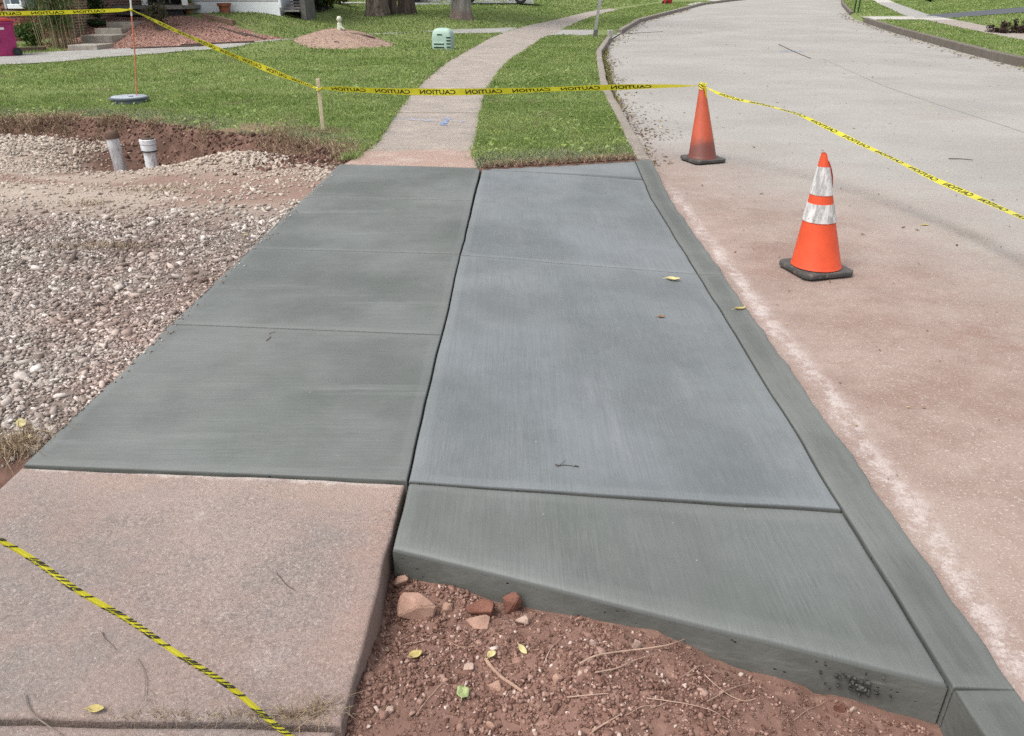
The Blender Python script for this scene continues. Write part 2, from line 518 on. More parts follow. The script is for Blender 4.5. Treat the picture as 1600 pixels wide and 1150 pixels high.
def mat_new(name, along, lo, hi, pale_streak, k_=(0.70, 0.70, 0.70)):
    """fresh concrete; along = 'x' or 'y': the way the broom was pulled"""
    m = Mt(name, 0.62, 0.35); p = m.pos()
    br = (2.2, 95, 2) if along == 'x' else (95, 2.2, 2)
    wide = (0.55, 5.5, 1) if along == 'x' else (5.5, 0.55, 1)
    f1 = m.noise(p, 1.1, 5, 0.6)
    c = m.mix(m.step(f1, 0.34, 0.66), tuple(v * 0.90 for v in lo), tuple(v * 1.07 for v in hi))
    c = m.mix(m.math('MULTIPLY', m.step(m.noise(p, 0.55, 3), 0.46, 0.62), 0.5), c, m.mix(1.0, c, (0.93, 0.96, 1.02), 'MULTIPLY'))
    st = m.noise(m.sc(p, br), 1.0, 5, 0.62)
    c = m.mix(m.math('MULTIPLY', m.step(st, 0.36, 0.66), 0.26), c, tuple(v * 0.72 for v in lo))
    w = m.step(m.noise(m.sc(p, wide), 1.0, 5, 0.7), 0.55, 0.78)
    c = m.mix(m.math('MULTIPLY', w, 0.55), c, pale_streak)  # pale streak patches in the concrete itself
    fine = m.noise(m.sc(p, (11, 330, 11) if along == 'x' else (330, 11, 11)), 1.0, 3)
    fz_ = m.step(m.noise(p, 1.5, 4, 0.6), 0.36, 0.62)
    c = m.mix(m.math('MULTIPLY', m.step(fine, 0.50, 0.70), m.math('ADD', 0.08, m.math('MULTIPLY', fz_, 0.20))), c, tuple(v * 1.30 for v in hi))
    c = m.mix(m.math('MULTIPLY', m.step(fine, 0.47, 0.30), m.math('ADD', 0.12, m.math('MULTIPLY', fz_, 0.24))), c, tuple(v * 0.62 for v in lo))
    spk = m.step(m.vor(p, 55), 0.10, 0.05)
    c = m.mix(m.math('MULTIPLY', spk, m.step(m.noise(p, 9, 2), 0.60, 0.68)), c, (0.05, 0.05, 0.045))
    bl = m.step(m.noise(p, 3.1, 6, 0.7), 0.50, 0.75)
    c = m.mix(m.math('MULTIPLY', bl, 0.34), c, tuple(v * 0.66 for v in lo))
    b = m.bump(st, 0.35, 0.003); b = m.bump(fine, 0.3, 0.0015, b)
    pt = m.step(m.noise(m.sc(p, (1, 0.8, 1)), 1.7, 3, 0.5), 0.46, 0.62)
    c = m.mix(m.math('MULTIPLY', pt, 0.32), c, m.mix(1.0, c, (0.86, 0.90, 0.86), 'MULTIPLY'))
    wh = m.math('MULTIPLY', m.step(m.noise(m.sc(p, wide), 2.2, 6, 0.8), 0.62, 0.76), m.step(m.noise(p, 0.8, 2), 0.44, 0.58))
    c = m.mix(m.math('MULTIPLY', wh, 0.75), c, tuple(min(1, v * 1.9) for v in hi))
    ed = m.attr('edge')
    c = m.mix(m.math('MULTIPLY', m.step(ed, 0.055, 0.030), 0.22), c, tuple(v * 1.25 for v in hi))
    c = m.mix(m.math('MULTIPLY', m.step(ed, 0.006, 0.001), 0.6), c, tuple(v * 0.42 for v in lo))
    grit = m.noise(p, 210, 2, 0.7)
    c = m.mix(m.math('MULTIPLY', m.step(grit, 0.50, 0.70), 0.30), c, tuple(v * 0.55 for v in lo))
    wf = m.math('MULTIPLY', m.step(m.vor(p, 16), 0.045, 0.030), m.step(m.noise(p, 21, 2), 0.60, 0.64))
    c = m.mix(m.math('MULTIPLY', wf, 0.8), c, (0.75, 0.75, 0.72))
    c = m.mix(1.0, c, (k_[0], k_[1], k_[2]), 'MULTIPLY')
    r = m.ramp(f1, [(0.3, 0.52), (0.7, 0.70)])
    return m.done(c, b, r)

def mat_formed():
    """formed side of the slab: slick, blotchy, with bug holes"""
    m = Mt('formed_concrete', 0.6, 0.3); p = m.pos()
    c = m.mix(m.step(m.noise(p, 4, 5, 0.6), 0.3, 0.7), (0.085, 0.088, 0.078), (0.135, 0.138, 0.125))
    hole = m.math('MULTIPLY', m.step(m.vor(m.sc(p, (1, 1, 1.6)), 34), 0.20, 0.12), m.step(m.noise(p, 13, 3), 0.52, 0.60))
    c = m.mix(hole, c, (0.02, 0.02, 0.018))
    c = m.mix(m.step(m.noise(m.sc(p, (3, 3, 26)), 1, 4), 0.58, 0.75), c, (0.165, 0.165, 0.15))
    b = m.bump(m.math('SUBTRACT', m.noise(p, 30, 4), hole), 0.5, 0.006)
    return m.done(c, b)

def mat_old(name, tint, grey, stain, red_y=None, residue=False):
    """worn walk: exposed sand and pale aggregate, washed over with red soil"""
    m = Mt(name, 0.9, 0.2); p = m.pos()
    a = m.noise(p, 1.6, 6, 0.65); d = m.noise(p, 130, 3, 0.7); e = m.noise(p, 38, 4, 0.7)
    c = m.mix(m.step(a, 0.32, 0.68), grey, tint)
    if red_y: 
        y = m.xyz(p)[1]
        c = m.mix(m.math('MULTIPLY', m.step(m.math('ADD', y, m.math('MULTIPLY', m.noise(p, 2.5, 4), 0.5)), red_y[0], red_y[1]), 0.85), c, stain)
    else:
        c = m.mix(m.math('MULTIPLY', m.step(m.noise(p, 0.9, 4), 0.46, 0.66), 0.40), c, stain)
    c = m.mix(m.math('MULTIPLY', m.step(e, 0.45, 0.70), 0.55), c, tuple(v * 0.58 for v in grey))
    c = m.mix(m.math('MULTIPLY', m.step(m.noise(p, 65, 4, 0.8), 0.55, 0.66), 0.55), c, tuple(min(0.7, v * 1.55) for v in tint))
    c = m.mix(m.math('MULTIPLY', m.step(d, 0.48, 0.66), 0.55), c, tuple(v * 0.42 for v in grey))
    c = m.mix(m.math('MULTIPLY', m.step(m.noise(p, 150, 2), 0.60, 0.70), 0.6), c, tuple(min(0.7, v * 1.8) for v in tint))
    fl = m.step(m.math('ADD', m.vor(p, 46), m.math('MULTIPLY', m.noise(p, 60, 2), 0.2)), 0.30, 0.20)
    c = m.mix(m.math('MULTIPLY', fl, m.math('MULTIPLY', m.step(m.noise(p, 6, 4, 0.7), 0.58, 0.66), 0.7)), c, (0.60, 0.56, 0.52))
    lic = m.step(m.noise(p, 5.5, 6, 0.75), 0.62, 0.74)
    c = m.mix(m.math('MULTIPLY', lic, 0.5), c, (0.52, 0.48, 0.45))
    if residue:
        X, Y, Z = m.xyz(p)
        st2 = m.step(m.noise(m.sc(p, (1, 1.4, 1)), 1.9, 5, 0.65), 0.40, 0.62)
        c = m.mix(m.math('MULTIPLY', st2, 0.50), c, (0.37, 0.265, 0.222))
        pale = m.step(m.noise(p, 2.6, 6, 0.7), 0.55, 0.70)
        c = m.mix(m.math('MULTIPLY', pale, 0.30), c, (0.50, 0.44, 0.41))
        dd = m.math('SUBTRACT', m.math('SUBTRACT', 2.140074, m.math('MULTIPLY', X, 0.080882)), Y)
        dw = m.math('ADD', dd, m.math('MULTIPLY', m.math('SUBTRACT', m.noise(p, 14, 5, 0.8), 0.5), 0.09))
        c = m.mix(m.math('MULTIPLY', m.step(dw, 0.035, 0.012), 0.85), c, (0.74, 0.70, 0.66))
        c = m.mix(m.math('MULTIPLY', m.step(dw, 0.30, 0.02), 0.40), c, (0.47, 0.36, 0.305))
        de = m.math('SUBTRACT', m.math('SUBTRACT', -0.385, X), m.math('MULTIPLY', Y, -0.0127))
        we = m.math('ADD', de, m.math('MULTIPLY', m.math('SUBTRACT', m.noise(p, 12, 5, 0.8), 0.5), 0.16))
        c = m.mix(m.math('MULTIPLY', m.step(we, 0.24, 0.02), 0.40), c, (0.42, 0.28, 0.23))
        c = m.mix(m.math('MULTIPLY', m.step(we, -0.012, -0.035), 0.8), c, (0.66, 0.58, 0.52))
        lg = m.step(m.noise(m.sc(p, (1, 1.3, 1)), 2.3, 6, 0.72), 0.52, 0.68)
        c = m.mix(m.math('MULTIPLY', lg, 0.52), c, (0.25, 0.225, 0.215))
        sm = m.step(m.noise(p, 1.3, 4), 0.50, 0.64)
        c = m.mix(m.math('MULTIPLY', sm, 0.5), c, (0.41, 0.325, 0.285))
        g1 = m.step(m.noise(p, 105, 3, 0.8), 0.50, 0.62); g2 = m.step(m.noise(p, 82, 3, 0.8), 0.55, 0.66)
        ar = m.step(m.noise(p, 2.0, 4, 0.6), 0.36, 0.60)
        c = m.mix(m.math('MULTIPLY', g1, m.math('ADD', 0.10, m.math('MULTIPLY', ar, 0.34))), c, (0.135, 0.11, 0.10))
        c = m.mix(m.math('MULTIPLY', g2, m.math('ADD', 0.06, m.math('MULTIPLY', ar, 0.34))), c, (0.62, 0.56, 0.52))
        wp = m.step(m.noise(p, 4.3, 6, 0.8), 0.62, 0.72)
        c = m.mix(m.math('MULTIPLY', wp, 0.45), c, (0.60, 0.55, 0.52))
        k_ = (0.70, 0.69, 0.68)
    else:
        pw = m.step(m.noise(m.sc(p, (1, 1.8, 1)), 2.2, 6, 0.75), 0.48, 0.64)
        c = m.mix(m.math('MULTIPLY', pw, 0.45), c, tuple(min(0.75, v * 1.28) for v in tint))
        k_ = (0.755, 0.755, 0.735)
    c = m.mix(1.0, c, k_, 'MULTIPLY')
    b = m.bump(e, 0.4, 0.006); b = m.bump(d, 0.9, 0.004, b)
    return m.done(c, b)

def mat_road():
    m = Mt('road_surface', 0.9, 0.2); p = m.pos(); X, Y, Z = m.xyz(p)
    d = m.noise(p, 110, 3, 0.7); e = m.noise(p, 20, 5, 0.7); big = m.noise(p, 0.45, 5, 0.6)
    c = m.mix(m.step(big, 0.3, 0.7), (0.385, 0.372, 0.352), (0.465, 0.450, 0.428))
    # red soil tracked off the dig
    wv = m.math('ADD', m.math('MULTIPLY', m.noise(p, 0.7, 5, 0.65), 3.2), m.math('MULTIPLY', m.noise(p, 3.5, 4), 0.8))
    dist = m.math('ADD', m.math('SUBTRACT', X, 1.3), m.math('MULTIPLY', m.math('MAXIMUM', m.math('SUBTRACT', Y, 4.6), 0.0), 0.52))
    red = m.step(m.math('SUBTRACT', dist, wv), 2.2, -1.5)
    c = m.mix(m.math('MULTIPLY', red, 0.92), c, m.mix(m.step(m.noise(p, 2.2, 6, 0.7), 0.32, 0.68), (0.32, 0.215, 0.175), (0.44, 0.335, 0.285)))
    rr = m.math('MULTIPLY', red, m.step(m.noise(p, 1.3, 5, 0.7), 0.56, 0.72))
    c = m.mix(m.math('MULTIPLY', rr, 0.6), c, (0.31, 0.175, 0.135))
    r3 = m.math('MULTIPLY', red, m.step(m.noise(m.sc(p, (1, 2.2, 1)), 2.4, 6, 0.75), 0.55, 0.68))
    c = m.mix(m.math('MULTIPLY', r3, 0.45), c, (0.30, 0.195, 0.155))
    r4 = m.step(m.noise(m.sc(p, (0.5, 1.6, 1)), 0.8, 6, 0.7), 0.50, 0.66)
    c = m.mix(m.math('MULTIPLY', r4, 0.28), c, (0.36, 0.31, 0.27))
    # pale slurry dried along the new kerb
    off = m.math('SUBTRACT', m.math('SUBTRACT', X, m.math('MULTIPLY', Y, 0.0127)), 1.275)
    wn_ = m.math('ADD', m.math('MULTIPLY', m.math('SUBTRACT', m.noise(m.sc(p, (1, 0.7, 1)), 1.6, 6, 0.7), 0.5), 0.20), m.math('MULTIPLY', m.math('SUBTRACT', m.noise(p, 9, 5, 0.75), 0.5), 0.16))
    wob = m.math('ADD', off, wn_)
    yk = m.math('MULTIPLY', m.step(Y, 7.7, 6.4), m.step(Y, 0.3, 0.8))
    pal = m.math('MULTIPLY', yk, m.step(m.noise(p, 9, 7, 0.85), 0.42, 0.60))
    band = m.math('MULTIPLY', m.step(wob, -0.02, 0.03), m.step(wob, 0.34, 0.08))
    ln = m.math('MULTIPLY', m.step(wob, 0.035, 0.085), m.step(wob, 0.175, 0.105))
    c = m.mix(m.math('MULTIPLY', m.math('MULTIPLY', band, yk), 0.20), c, (0.50, 0.42, 0.39))
    c = m.mix(m.math('MULTIPLY', m.math('MULTIPLY', ln, pal), 0.68), c, (0.72, 0.66, 0.63))
    sp = m.math('MULTIPLY', m.math('MULTIPLY', yk, m.step(off, 0.6, 0.05)), m.step(m.noise(p, 6, 5, 0.8), 0.60, 0.70))
    c = m.mix(m.math('MULTIPLY', sp, 0.42), c, (0.72, 0.67, 0.64))
    # worn texture, scuffs across the lane, tar seam
    c = m.mix(m.math('MULTIPLY', m.step(d, 0.5, 0.72), 0.45), c, m.mix(0.5, c, (0.10, 0.085, 0.075)))
    c = m.mix(m.math('MULTIPLY', m.step(e, 0.52, 0.74), 0.35), c, m.mix(0.55, c, (0.13, 0.10, 0.09)))
    c = m.mix(m.math('MULTIPLY', m.step(m.noise(p, 95, 2), 0.58, 0.70), 0.5), c, (0.68, 0.65, 0.62))
    pit = m.math('MULTIPLY', m.step(m.vor(p, 60), 0.24, 0.14), m.step(m.noise(p, 9, 3, 0.7), 0.50, 0.60))
    c = m.mix(m.math('MULTIPLY', pit, 0.6), c, m.mix(0.5, c, (0.06, 0.045, 0.04)))
    sc_ = m.noise(m.sc(p, (5, 30, 1)), 1.0, 5, 0.75)
    c = m.mix(m.math('MULTIPLY', m.step(sc_, 0.60, 0.72), 0.35), c, m.mix(0.5, c, (0.16, 0.12, 0.10)))
    c = m.mix(1.0, c, m.mix(red, (0.65, 0.637, 0.617), (0.66, 0.645, 0.635)), 'MULTIPLY')
    b = m.bump(e, 0.25, 0.006); b = m.bump(d, 0.6, 0.003, b)
    return m.done(c, b)

GREY_OLD = (0.30, 0.265, 0.245)
M_ground = mat_ground()
M_newx = mat_new('new_concrete_walk', 'x', (0.150, 0.162, 0.152), (0.196, 0.208, 0.197), (0.30, 0.315, 0.305), (0.685, 0.68, 0.678))
M_newy = mat_new('new_concrete_apron', 'y', (0.182, 0.200, 0.204), (0.226, 0.244, 0.250), (0.285, 0.30, 0.31), (0.705, 0.70, 0.695))  # bluer and paler than the walk: sky reflection put into the colour
M_newn = mat_new('new_concrete_near', 'y', (0.172, 0.186, 0.178), (0.212, 0.226, 0.218), (0.27, 0.285, 0.28), (0.66, 0.65, 0.635))  # darker than the apron: weaker sky glare and drying put into the colour
M_newk = mat_new('new_concrete_kerb', 'y', (0.142, 0.153, 0.143), (0.192, 0.204, 0.192), (0.24, 0.25, 0.24), (0.66, 0.65, 0.64))
M_formed = mat_formed()
M_old = mat_old('old_concrete_near', (0.345, 0.275, 0.250), (0.285, 0.255, 0.240), (0.36, 0.235, 0.19), None, True)
M_oldfar = mat_old('old_concrete_far', (0.40, 0.345, 0.305), (0.33, 0.29, 0.265), (0.44, 0.285, 0.235), (8.55, 8.35))
M_road = mat_road()
M_kerb = mat_old('old_kerb', (0.33, 0.285, 0.25), (0.27, 0.245, 0.22), (0.25, 0.19, 0.15))
M_kerbd = mat_old('old_kerb_far', (0.20, 0.175, 0.15), (0.17, 0.15, 0.13), (0.16, 0.13, 0.10))
M_drive = mat_old('pale_drive', (0.40, 0.39, 0.37), (0.34, 0.33, 0.32), (0.36, 0.33, 0.30))
M_apronR = mat_old('bright_apron', (0.56, 0.53, 0.49), (0.50, 0.48, 0.45), (0.48, 0.44, 0.40))

# ------------------------------------------------------------------ outlines found on the land
def curve_x(pix, zf=h):
    """photo pixels along an edge -> x as a function of y on the land"""
    P = np.array([G(a, b, zf) for a, b in pix]); P = P[np.argsort(P[:, 1])]
    return P[:, 1], P[:, 0]
_ly, _lx = curve_x([(535, 257), (588, 222), (615, 180), (640, 147), (668, 120), (700, 95), (732, 78), (770, 57), (813, 43), (870, 30), (920, 18), (969, 10.5), (1030, 2.5)])
_ry, _rx = curve_x([(750, 262), (745, 240), (750, 200), (760, 147), (778, 118), (797, 96), (823, 79), (843, 63), (859, 55), (877, 47), (900, 36), (932, 24), (985, 11), (1034, 4.5)])
def sl(y): return np.interp(y, _ly, _lx)
def sr(y): return np.maximum(np.interp(y, _ry, _rx), sl(y) + 0.75)
def dcurve(pix):
    P = np.array([G(a, b, h) for a, b in pix]); P = P[np.argsort(P[:, 0])]
    return P[:, 0], P[:, 1]
_dnx, _dny = dcurve([(-120, 111), (0, 103), (100, 97), (200, 88), (300, 80), (400, 71.5), (500, 65), (600, 59), (660, 55), (720, 53), (790, 51.5)])
_dfx, _dfy = dcurve([(-120, 92), (0, 86.5), (100, 81), (200, 77), (300, 71), (390, 66), (470, 61), (560, 55), (660, 49.5), (720, 46.5), (800, 44)])
def dn(x): return np.interp(x, _dnx, _dny)
def df(x): return np.interp(x, _dfx, _dfy)
APR_Y0, APR_Y1 = float(G(905, 55.5, h)[1]), float(G(890, 47, h)[1])

# right-hand walk runs beside the far kerb
def rl(y): return xr(y) + 2.35
def rr_(y): return xr(y) + 3.55
RD0 = np.array([G(1442, 31, h), G(1600, 20, h), G(1760, 12, h)]); RD1 = np.array([G(1428, 25, h), G(1600, 12, h), G(1760, 3, h)])
RDY0, RDY1 = float(RD0[0][1]), float(RD1[0][1])

# mulch beds and house lots
MUL = [G(105, 82, h), G(330, 75, h), G(440, 66, h), G(455, 62, h), G(400, 52, h), G(330, 33, h), G(250, 22, h), G(180, 17, h), G(130, 30, h), G(95, 62, h)]
def inpoly(x, y, poly):
    x = np.asarray(x, float); y = np.asarray(y, float); r = np.zeros(x.shape, bool)
    n = len(poly)
    for i in range(n):
        x0, y0 = poly[i][0], poly[i][1]; x1, y1 = poly[(i + 1) % n][0], poly[(i + 1) % n][1]
        c = ((y0 > y) != (y1 > y)) & (x < (x1 - x0) * (y - y0) / (y1 - y0 + 1e-12) + x0)
        r ^= c
    return r

def on_drive(x, y): return (x < sl(y) + 0.1) & (y > dn(x)) & (y < df(x))
def on_right_drive(x, y):
    a = np.interp(x, RD0[:, 0], RD0[:, 1]); b = np.interp(x, RD1[:, 0], RD1[:, 1])
    return (x > RD1[0][0] - 0.6) & (y > a) & (y < b)
def turf_left(x, y):
    k = (x < sl(y) - 0.01) & (y > yb(x) - 0.02) & ~on_drive(x, y) & ~inpoly(x, y, MUL)
    k &= ~((x < -9.3) & (y > 21.9) & (y < 34)) & (y > 7.8)
    return k
def turf_verge(x, y):
    k = (x > sr(y) + 0.01) & (x < xl(y) - 0.17) & (y > far_edge(x) + 0.06) & ~((y > APR_Y0) & (y < APR_Y1))
    return k
def turf_right(x, y):
    k = (x > xr(y) + 0.17) & ~((x > rl(y)) & (x < rr_(y))) & ~on_right_drive(x, y)
    k &= ~((x < rl(y) + 0.2) & (y > RDY0 - 0.2) & (y < RDY1 + 0.2))
    return k

# ------------------------------------------------------------------ ground sheet
def ground():
    xs = np.concatenate([np.array([-260, -120, -60, -40]), np.arange(-30, -9, 0.35), np.arange(-9, -1.9, 0.055), np.arange(-1.9, 1.45, 0.035),
                         np.arange(1.5, 8, 0.25), np.arange(8, 10, 0.5), np.arange(10, 34, 0.2), np.array([36, 40, 46, 55, 70, 90, 130, 200, 300])])
    ys = np.concatenate([np.array([-60, -25, -10, -4]), np.arange(-2, 0.6, 0.15), np.arange(0.6, 2.6, 0.03), np.arange(2.6, 7.2, 0.07), np.arange(7.2, 11.4, 0.045),
                         np.arange(11.4, 36, 0.3), np.arange(36, 80, 1.2), np.array([82, 90, 100, 120, 150, 200, 300, 420])])
    X, Y = np.meshgrid(xs, ys); x = X.ravel(); y = Y.ravel()
    z = ground_z(x, y)
    nx, ny = len(xs), len(ys)
    i = np.arange((nx - 1) * (ny - 1)); r = i // (nx - 1); c = i % (nx - 1); a = r * nx + c
    F = np.stack([a, a + 1, a + nx + 1, a + nx], 1)
    bank = smooth(0.0, 0.42, yb(x) - y) * (x < -1.35)
    hole = np.exp(-(((x + 4.4) / 0.85) ** 2 + ((y - 9.5) / 0.75) ** 2))
    nz = fbm(x * 2.2, y * 2.2, 61)
    gravel = (bank > 0.9) * smooth(0.50, 0.95, yb(x) - y + 0.3 * (nz - 0.5)) * (1 - np.clip(hole * 1.6, 0, 1))
    red = smooth(0.5, 0.62, fbm(x * 0.9, y * 1.4, 77)) * smooth(5.4, 6.4, y)          # red soil spread over the far end
    red = np.maximum(red, np.exp(-(((x + 2.9) / 1.1) ** 2 + ((y - 7.3) / 0.5) ** 2)))
    red = np.maximum(red, 0.8 * np.exp(-((x + 1.9) / 0.55) ** 2) * smooth(4.8, 6.0, y) * smooth(0.40, 0.58, fbm(x * 2.6, y * 2.6, 23)))
    gravel = gravel * (1 - 0.75 * np.clip(red, 0, 1))
    gravel[(x < -1.66) & (y < 2.42)] = 0
    turf = (turf_left(x, y) | turf_verge(x, y) | turf_right(x, y) | (y > 60) | (np.abs(x) > 30)).astype(float)
    away = ((y > 11.2) | ((x > xl(y) - 0.3) & (y > 7.9)) | (x > 8)) & ~inpoly(x, y, MUL)
    turf = np.maximum(turf, away.astype(float))
    bare = smooth(0.60, 0.70, fbm(x * 1.3, y * 2.6, 91)) * smooth(1.5, 0.2, y - yb(x)) * (x < -1.3)
    edge = smooth(0.28, 0.05, y - yb(x)) * (x < -1.3) * (y > 7)
    turf = turf * (1 - np.clip(np.maximum(bare * 0.9, edge * 0.6), 0, 1))
    dark_soil = smooth(1.35, 0.9, yb(x) - y) * smooth(-0.03, 0.06, yb(x) - y) * (x < -1.35) * (y > 7)  # darker soil on the cut bank, slab corner and verge strip
    dark_soil = np.maximum(dark_soil, ((x < -1.66) & (y < 2.5)) * 1.0)
    dark_soil = np.maximum(dark_soil, ((x > -0.34) & (x < 1.25) & (y > 7.1) & (y < far_edge(x) + 0.16)) * 1.0)
    turf = turf * ~((x > -0.34) & (x < 1.25) & (y > 7.1) & (y < far_edge(x) + 0.10))
    mul = inpoly(x, y, MUL).astype(float)
    me = np_mesh('ground', np.stack([x, y, z], 1), F, M_ground, {'gravel': gravel, 'turf': turf, 'mulch': mul, 'dark_soil': dark_soil}, True)
    return tag(obj('ground', me), kind='structure')
ground()

# ------------------------------------------------------------------ sheets that lie on the land
def ribbon(name, ys, fl, fr, zf, mat, parent=None, nu=8, kind='structure', uv=None):
    ys = np.asarray(ys); V = []
    for y in ys:
        a, b = float(fl(y)), float(fr(y))
        x = np.linspace(a, b, nu)
        V.append(np.stack([x, np.full(nu, y), zf(x, np.full(nu, y))], 1))
    V = np.concatenate(V); n = len(ys)
    i = np.arange((nu - 1) * (n - 1)); r = i // (nu - 1); c = i % (nu - 1); a = r * nu + c
    F = np.stack([a, a + 1, a + nu + 1, a + nu], 1)
    o = obj(name, np_mesh(name, V, F, mat, None, True), parent)
    return tag(o, kind=kind) if kind else o

road = ribbon('road', np.concatenate([np.arange(-6, 60, 0.5), np.arange(60, 300, 4)]), lambda y: xl(y) - 0.08, lambda y: xr(y) + 0.06, zroad, M_road, nu=24)

# ---- slabs: rounded edges, real thickness, slightly uneven tops
def slab(name, c00, c10, c11, c01, zf, thick, mat, parent, wl=None, wr=None, wb=None, wt=None, nu=26, nv=26, gap=0.004, r=0.010, side=None, uneven=0.002, loc=None):
    c00, c10, c11, c01 = [np.asarray(c[:2], float) for c in (c00, c10, c11, c01)]
    w = np.linalg.norm(c10 - c00); l = np.linalg.norm(c01 - c00)
    def params(n, ln):
        e = np.array([gap, gap + r * 0.12, gap + r * 0.45, gap + r]) / ln
        return np.concatenate([e, np.linspace(0, 1, n)[1:-1] * (1 - 2 * e[-1]) + e[-1], 1 - e[::-1]])
    us, vs = params(nu, w), params(nv, l)
    U, Vv = np.meshgrid(us, vs)
    P = (c00 * ((1 - U) * (1 - Vv))[..., None] + c10 * (U * (1 - Vv))[..., None] + c11 * (U * Vv)[..., None] + c01 * ((1 - U) * Vv)[..., None])
    x, y = P[..., 0].copy(), P[..., 1].copy()
    x0, y0 = x.copy(), y.copy()
    if wl: x += (1 - U) * wl(y0)
    if wr: x += U * wr(y0)
    if wb: y += (1 - Vv) * wb(x0)
    if wt: y += Vv * wt(x0)
    d = np.minimum(np.minimum(U, 1 - U) * w, np.minimum(Vv, 1 - Vv) * l) - gap
    k = np.clip(1 - d / r, 0, 1)
    z = zf(x, y) - r * (1 - np.sqrt(1 - np.minimum(k, 0.999) ** 2)) + uneven * (fbm(x * 2.3, y * 2.3, 55) - 0.5) * 2
    nU, nV = len(us), len(vs)
    V3 = np.stack([x, y, z], -1).reshape(-1, 3)
    i = np.arange((nU - 1) * (nV - 1)); rr = i // (nU - 1); cc = i % (nU - 1); a = rr * nU + cc
    F = np.stack([a, a + 1, a + nU + 1, a + nU], 1)
    loop = np.concatenate([np.arange(nU), np.arange(1, nV) * nU + nU - 1, (nV - 1) * nU + np.arange(nU - 2, -1, -1), np.arange(nV - 2, 0, -1) * nU])
    top = V3[loop].copy(); bot = top.copy(); bot[:, 2] = bot[:, 2] - thick
    n0 = len(V3); m = len(loop)
    V3 = np.concatenate([V3, top, bot])
    j = np.arange(m); jn = (j + 1) % m
    S = np.stack([n0 + jn, n0 + j, n0 + m + j, n0 + m + jn], 1)
    ea = np.concatenate([d.ravel(), np.zeros(2 * m)])
    me = np_mesh(name, V3, np.concatenate([F, S]), mat, {'edge': ea}, True)
    if side:
        me.materials.append(side)
        idx = np.zeros(len(F) + len(S), np.int32); idx[len(F):] = 1
        me.polygons.foreach_set('material_index', idx)
    return obj(name, me, parent)

def wob(seed, amp, f): return lambda t: amp * 2 * (fbm(np.asarray(t) * f, np.asarray(t) * 0 + seed, seed, 3) - 0.5)
W_c, W_g = wob(3, 0.007, 2.2), wob(9, 0.006, 2.6)
W_out = wob(15, 0.014, 7.0)

def base_block(name, x0, x1, y0, y1, z0, z1, mat):
    o = MB().box(((x0 + x1) / 2, (y0 + y1) / 2, (z0 + z1) / 2), (x1 - x0, y1 - y0, z1 - z0)).build(name, mat)
    return tag(o, kind='structure')

# new walk: four broomed panels on a stone bed
M_bed = plain('stone_bed', (0.10, 0.09, 0.08), 0.95)
walk = base_block('sidewalk', -1.62, -0.44, 2.4, 7.2, -0.27, -0.13, M_bed)
def Y_at(px, py): return float(G(px, py, flat0)[1])
Ls = [Y_at(35, 726), Y_at(275, 506), Y_at(398, 388), Y_at(475, 308), Y_at(530, 256)]
Rs = [Y_at(632, 751), Y_at(688, 523), Y_at(716, 397), Y_at(735, 313), Y_at(750, 262)]
for k in range(4):
    ya, yd, yb_, yc_ = Ls[k], Ls[k + 1], Rs[k], Rs[k + 1]
    slab('concrete_slab', (xle(ya), ya), (xc(yb_), yb_), (xc(yc_), yc_), (xle(yd), yd), (lambda x, y: 0 * x), 0.11, M_newx, walk, wl=wob(21, 0.006, 2.0), wr=W_c, nu=40, nv=30, gap=0.0035, r=0.007, side=M_formed)

# new apron: pitched down to the lowered kerb, flaring towards it
apron = base_block('driveway_apron', -0.25, 0.95, 2.0, 7.0, -0.27, -0.235, M_bed)
def A_(px, py): return G(px, py, zapron)
rows_l = [(612, 856), (633, 752), (715, 398), (750, 263)]
rows_r = [(1497, 1073), (1317, 796), (1097, 428), (995, 250)]
ring = []
for (a, b) in zip(rows_l, rows_r):
    pa, pb = A_(*a), A_(*b)
    ring.append(((float(xc(pa[1])), float(pa[1])), (float(xg(pb[1])), float(pb[1]))))
for k in range(3):
    (l0, r0), (l1, r1) = ring[k], ring[k + 1]
    if k < 2:
        slab('concrete_slab', l0, r0, r1, l1, zapron, 0.125 if k else 0.17, M_newy if k else M_newn, apron, wl=W_c, wr=W_g, wt=wob(31 + k, 0.010, 2.0), wb=wob(30 + k, 0.010 if k else 0.004, 2.0), nu=40, nv=40, gap=0.0026, r=0.007 if k else 0.018, side=M_formed)
    else:   # the last panel is split by the crease of the flare
        cl = A_(800, 264.5); cr_ = A_(1003, 281)
        lm = (l1[0] + 0.012, l1[1] - 0.05); rm = (float(xg(cr_[1])), float(cr_[1]))
        slab('concrete_slab', l0, r0, rm, lm, zapron, 0.125, M_newy, apron, wl=W_c, wr=W_g, wb=wob(32, 0.010, 2.0), wt=wob(41, 0.012, 1.4), nu=40, nv=40, gap=0.003, r=0.008, side=M_formed)
        slab('concrete_slab', lm, rm, r1, l1, zapron, 0.125, M_newy, apron, wr=W_g, wb=wob(41, 0.012, 1.4), nu=40, nv=14, gap=0.0025, r=0.008, side=M_formed)

# new kerb in three lengths
kerb = base_block('kerb', 1.17, 1.26, 1.5, 7.4, -0.30, -0.21, M_bed)
ky = [-0.6, float(A_(1497, 1075)[1]), float(A_(1099, 429)[1]), float(A_(995, 250)[1])]
def xo(y): return 1.275 + 0.0127 * np.asarray(y, float)
for k in range(3):
    y0, y1 = ky[k], ky[k + 1]
    slab('kerb_length', (xg(y0), y0), (xo(y0), y0 - 0.01), (xo(y1), y1), (xg(y1), y1), zkerb, 0.16 if k else 0.3, M_newk, kerb, wl=W_g, wr=W_out, nu=10, nv=90, gap=0.003, r=0.010, side=M_formed)

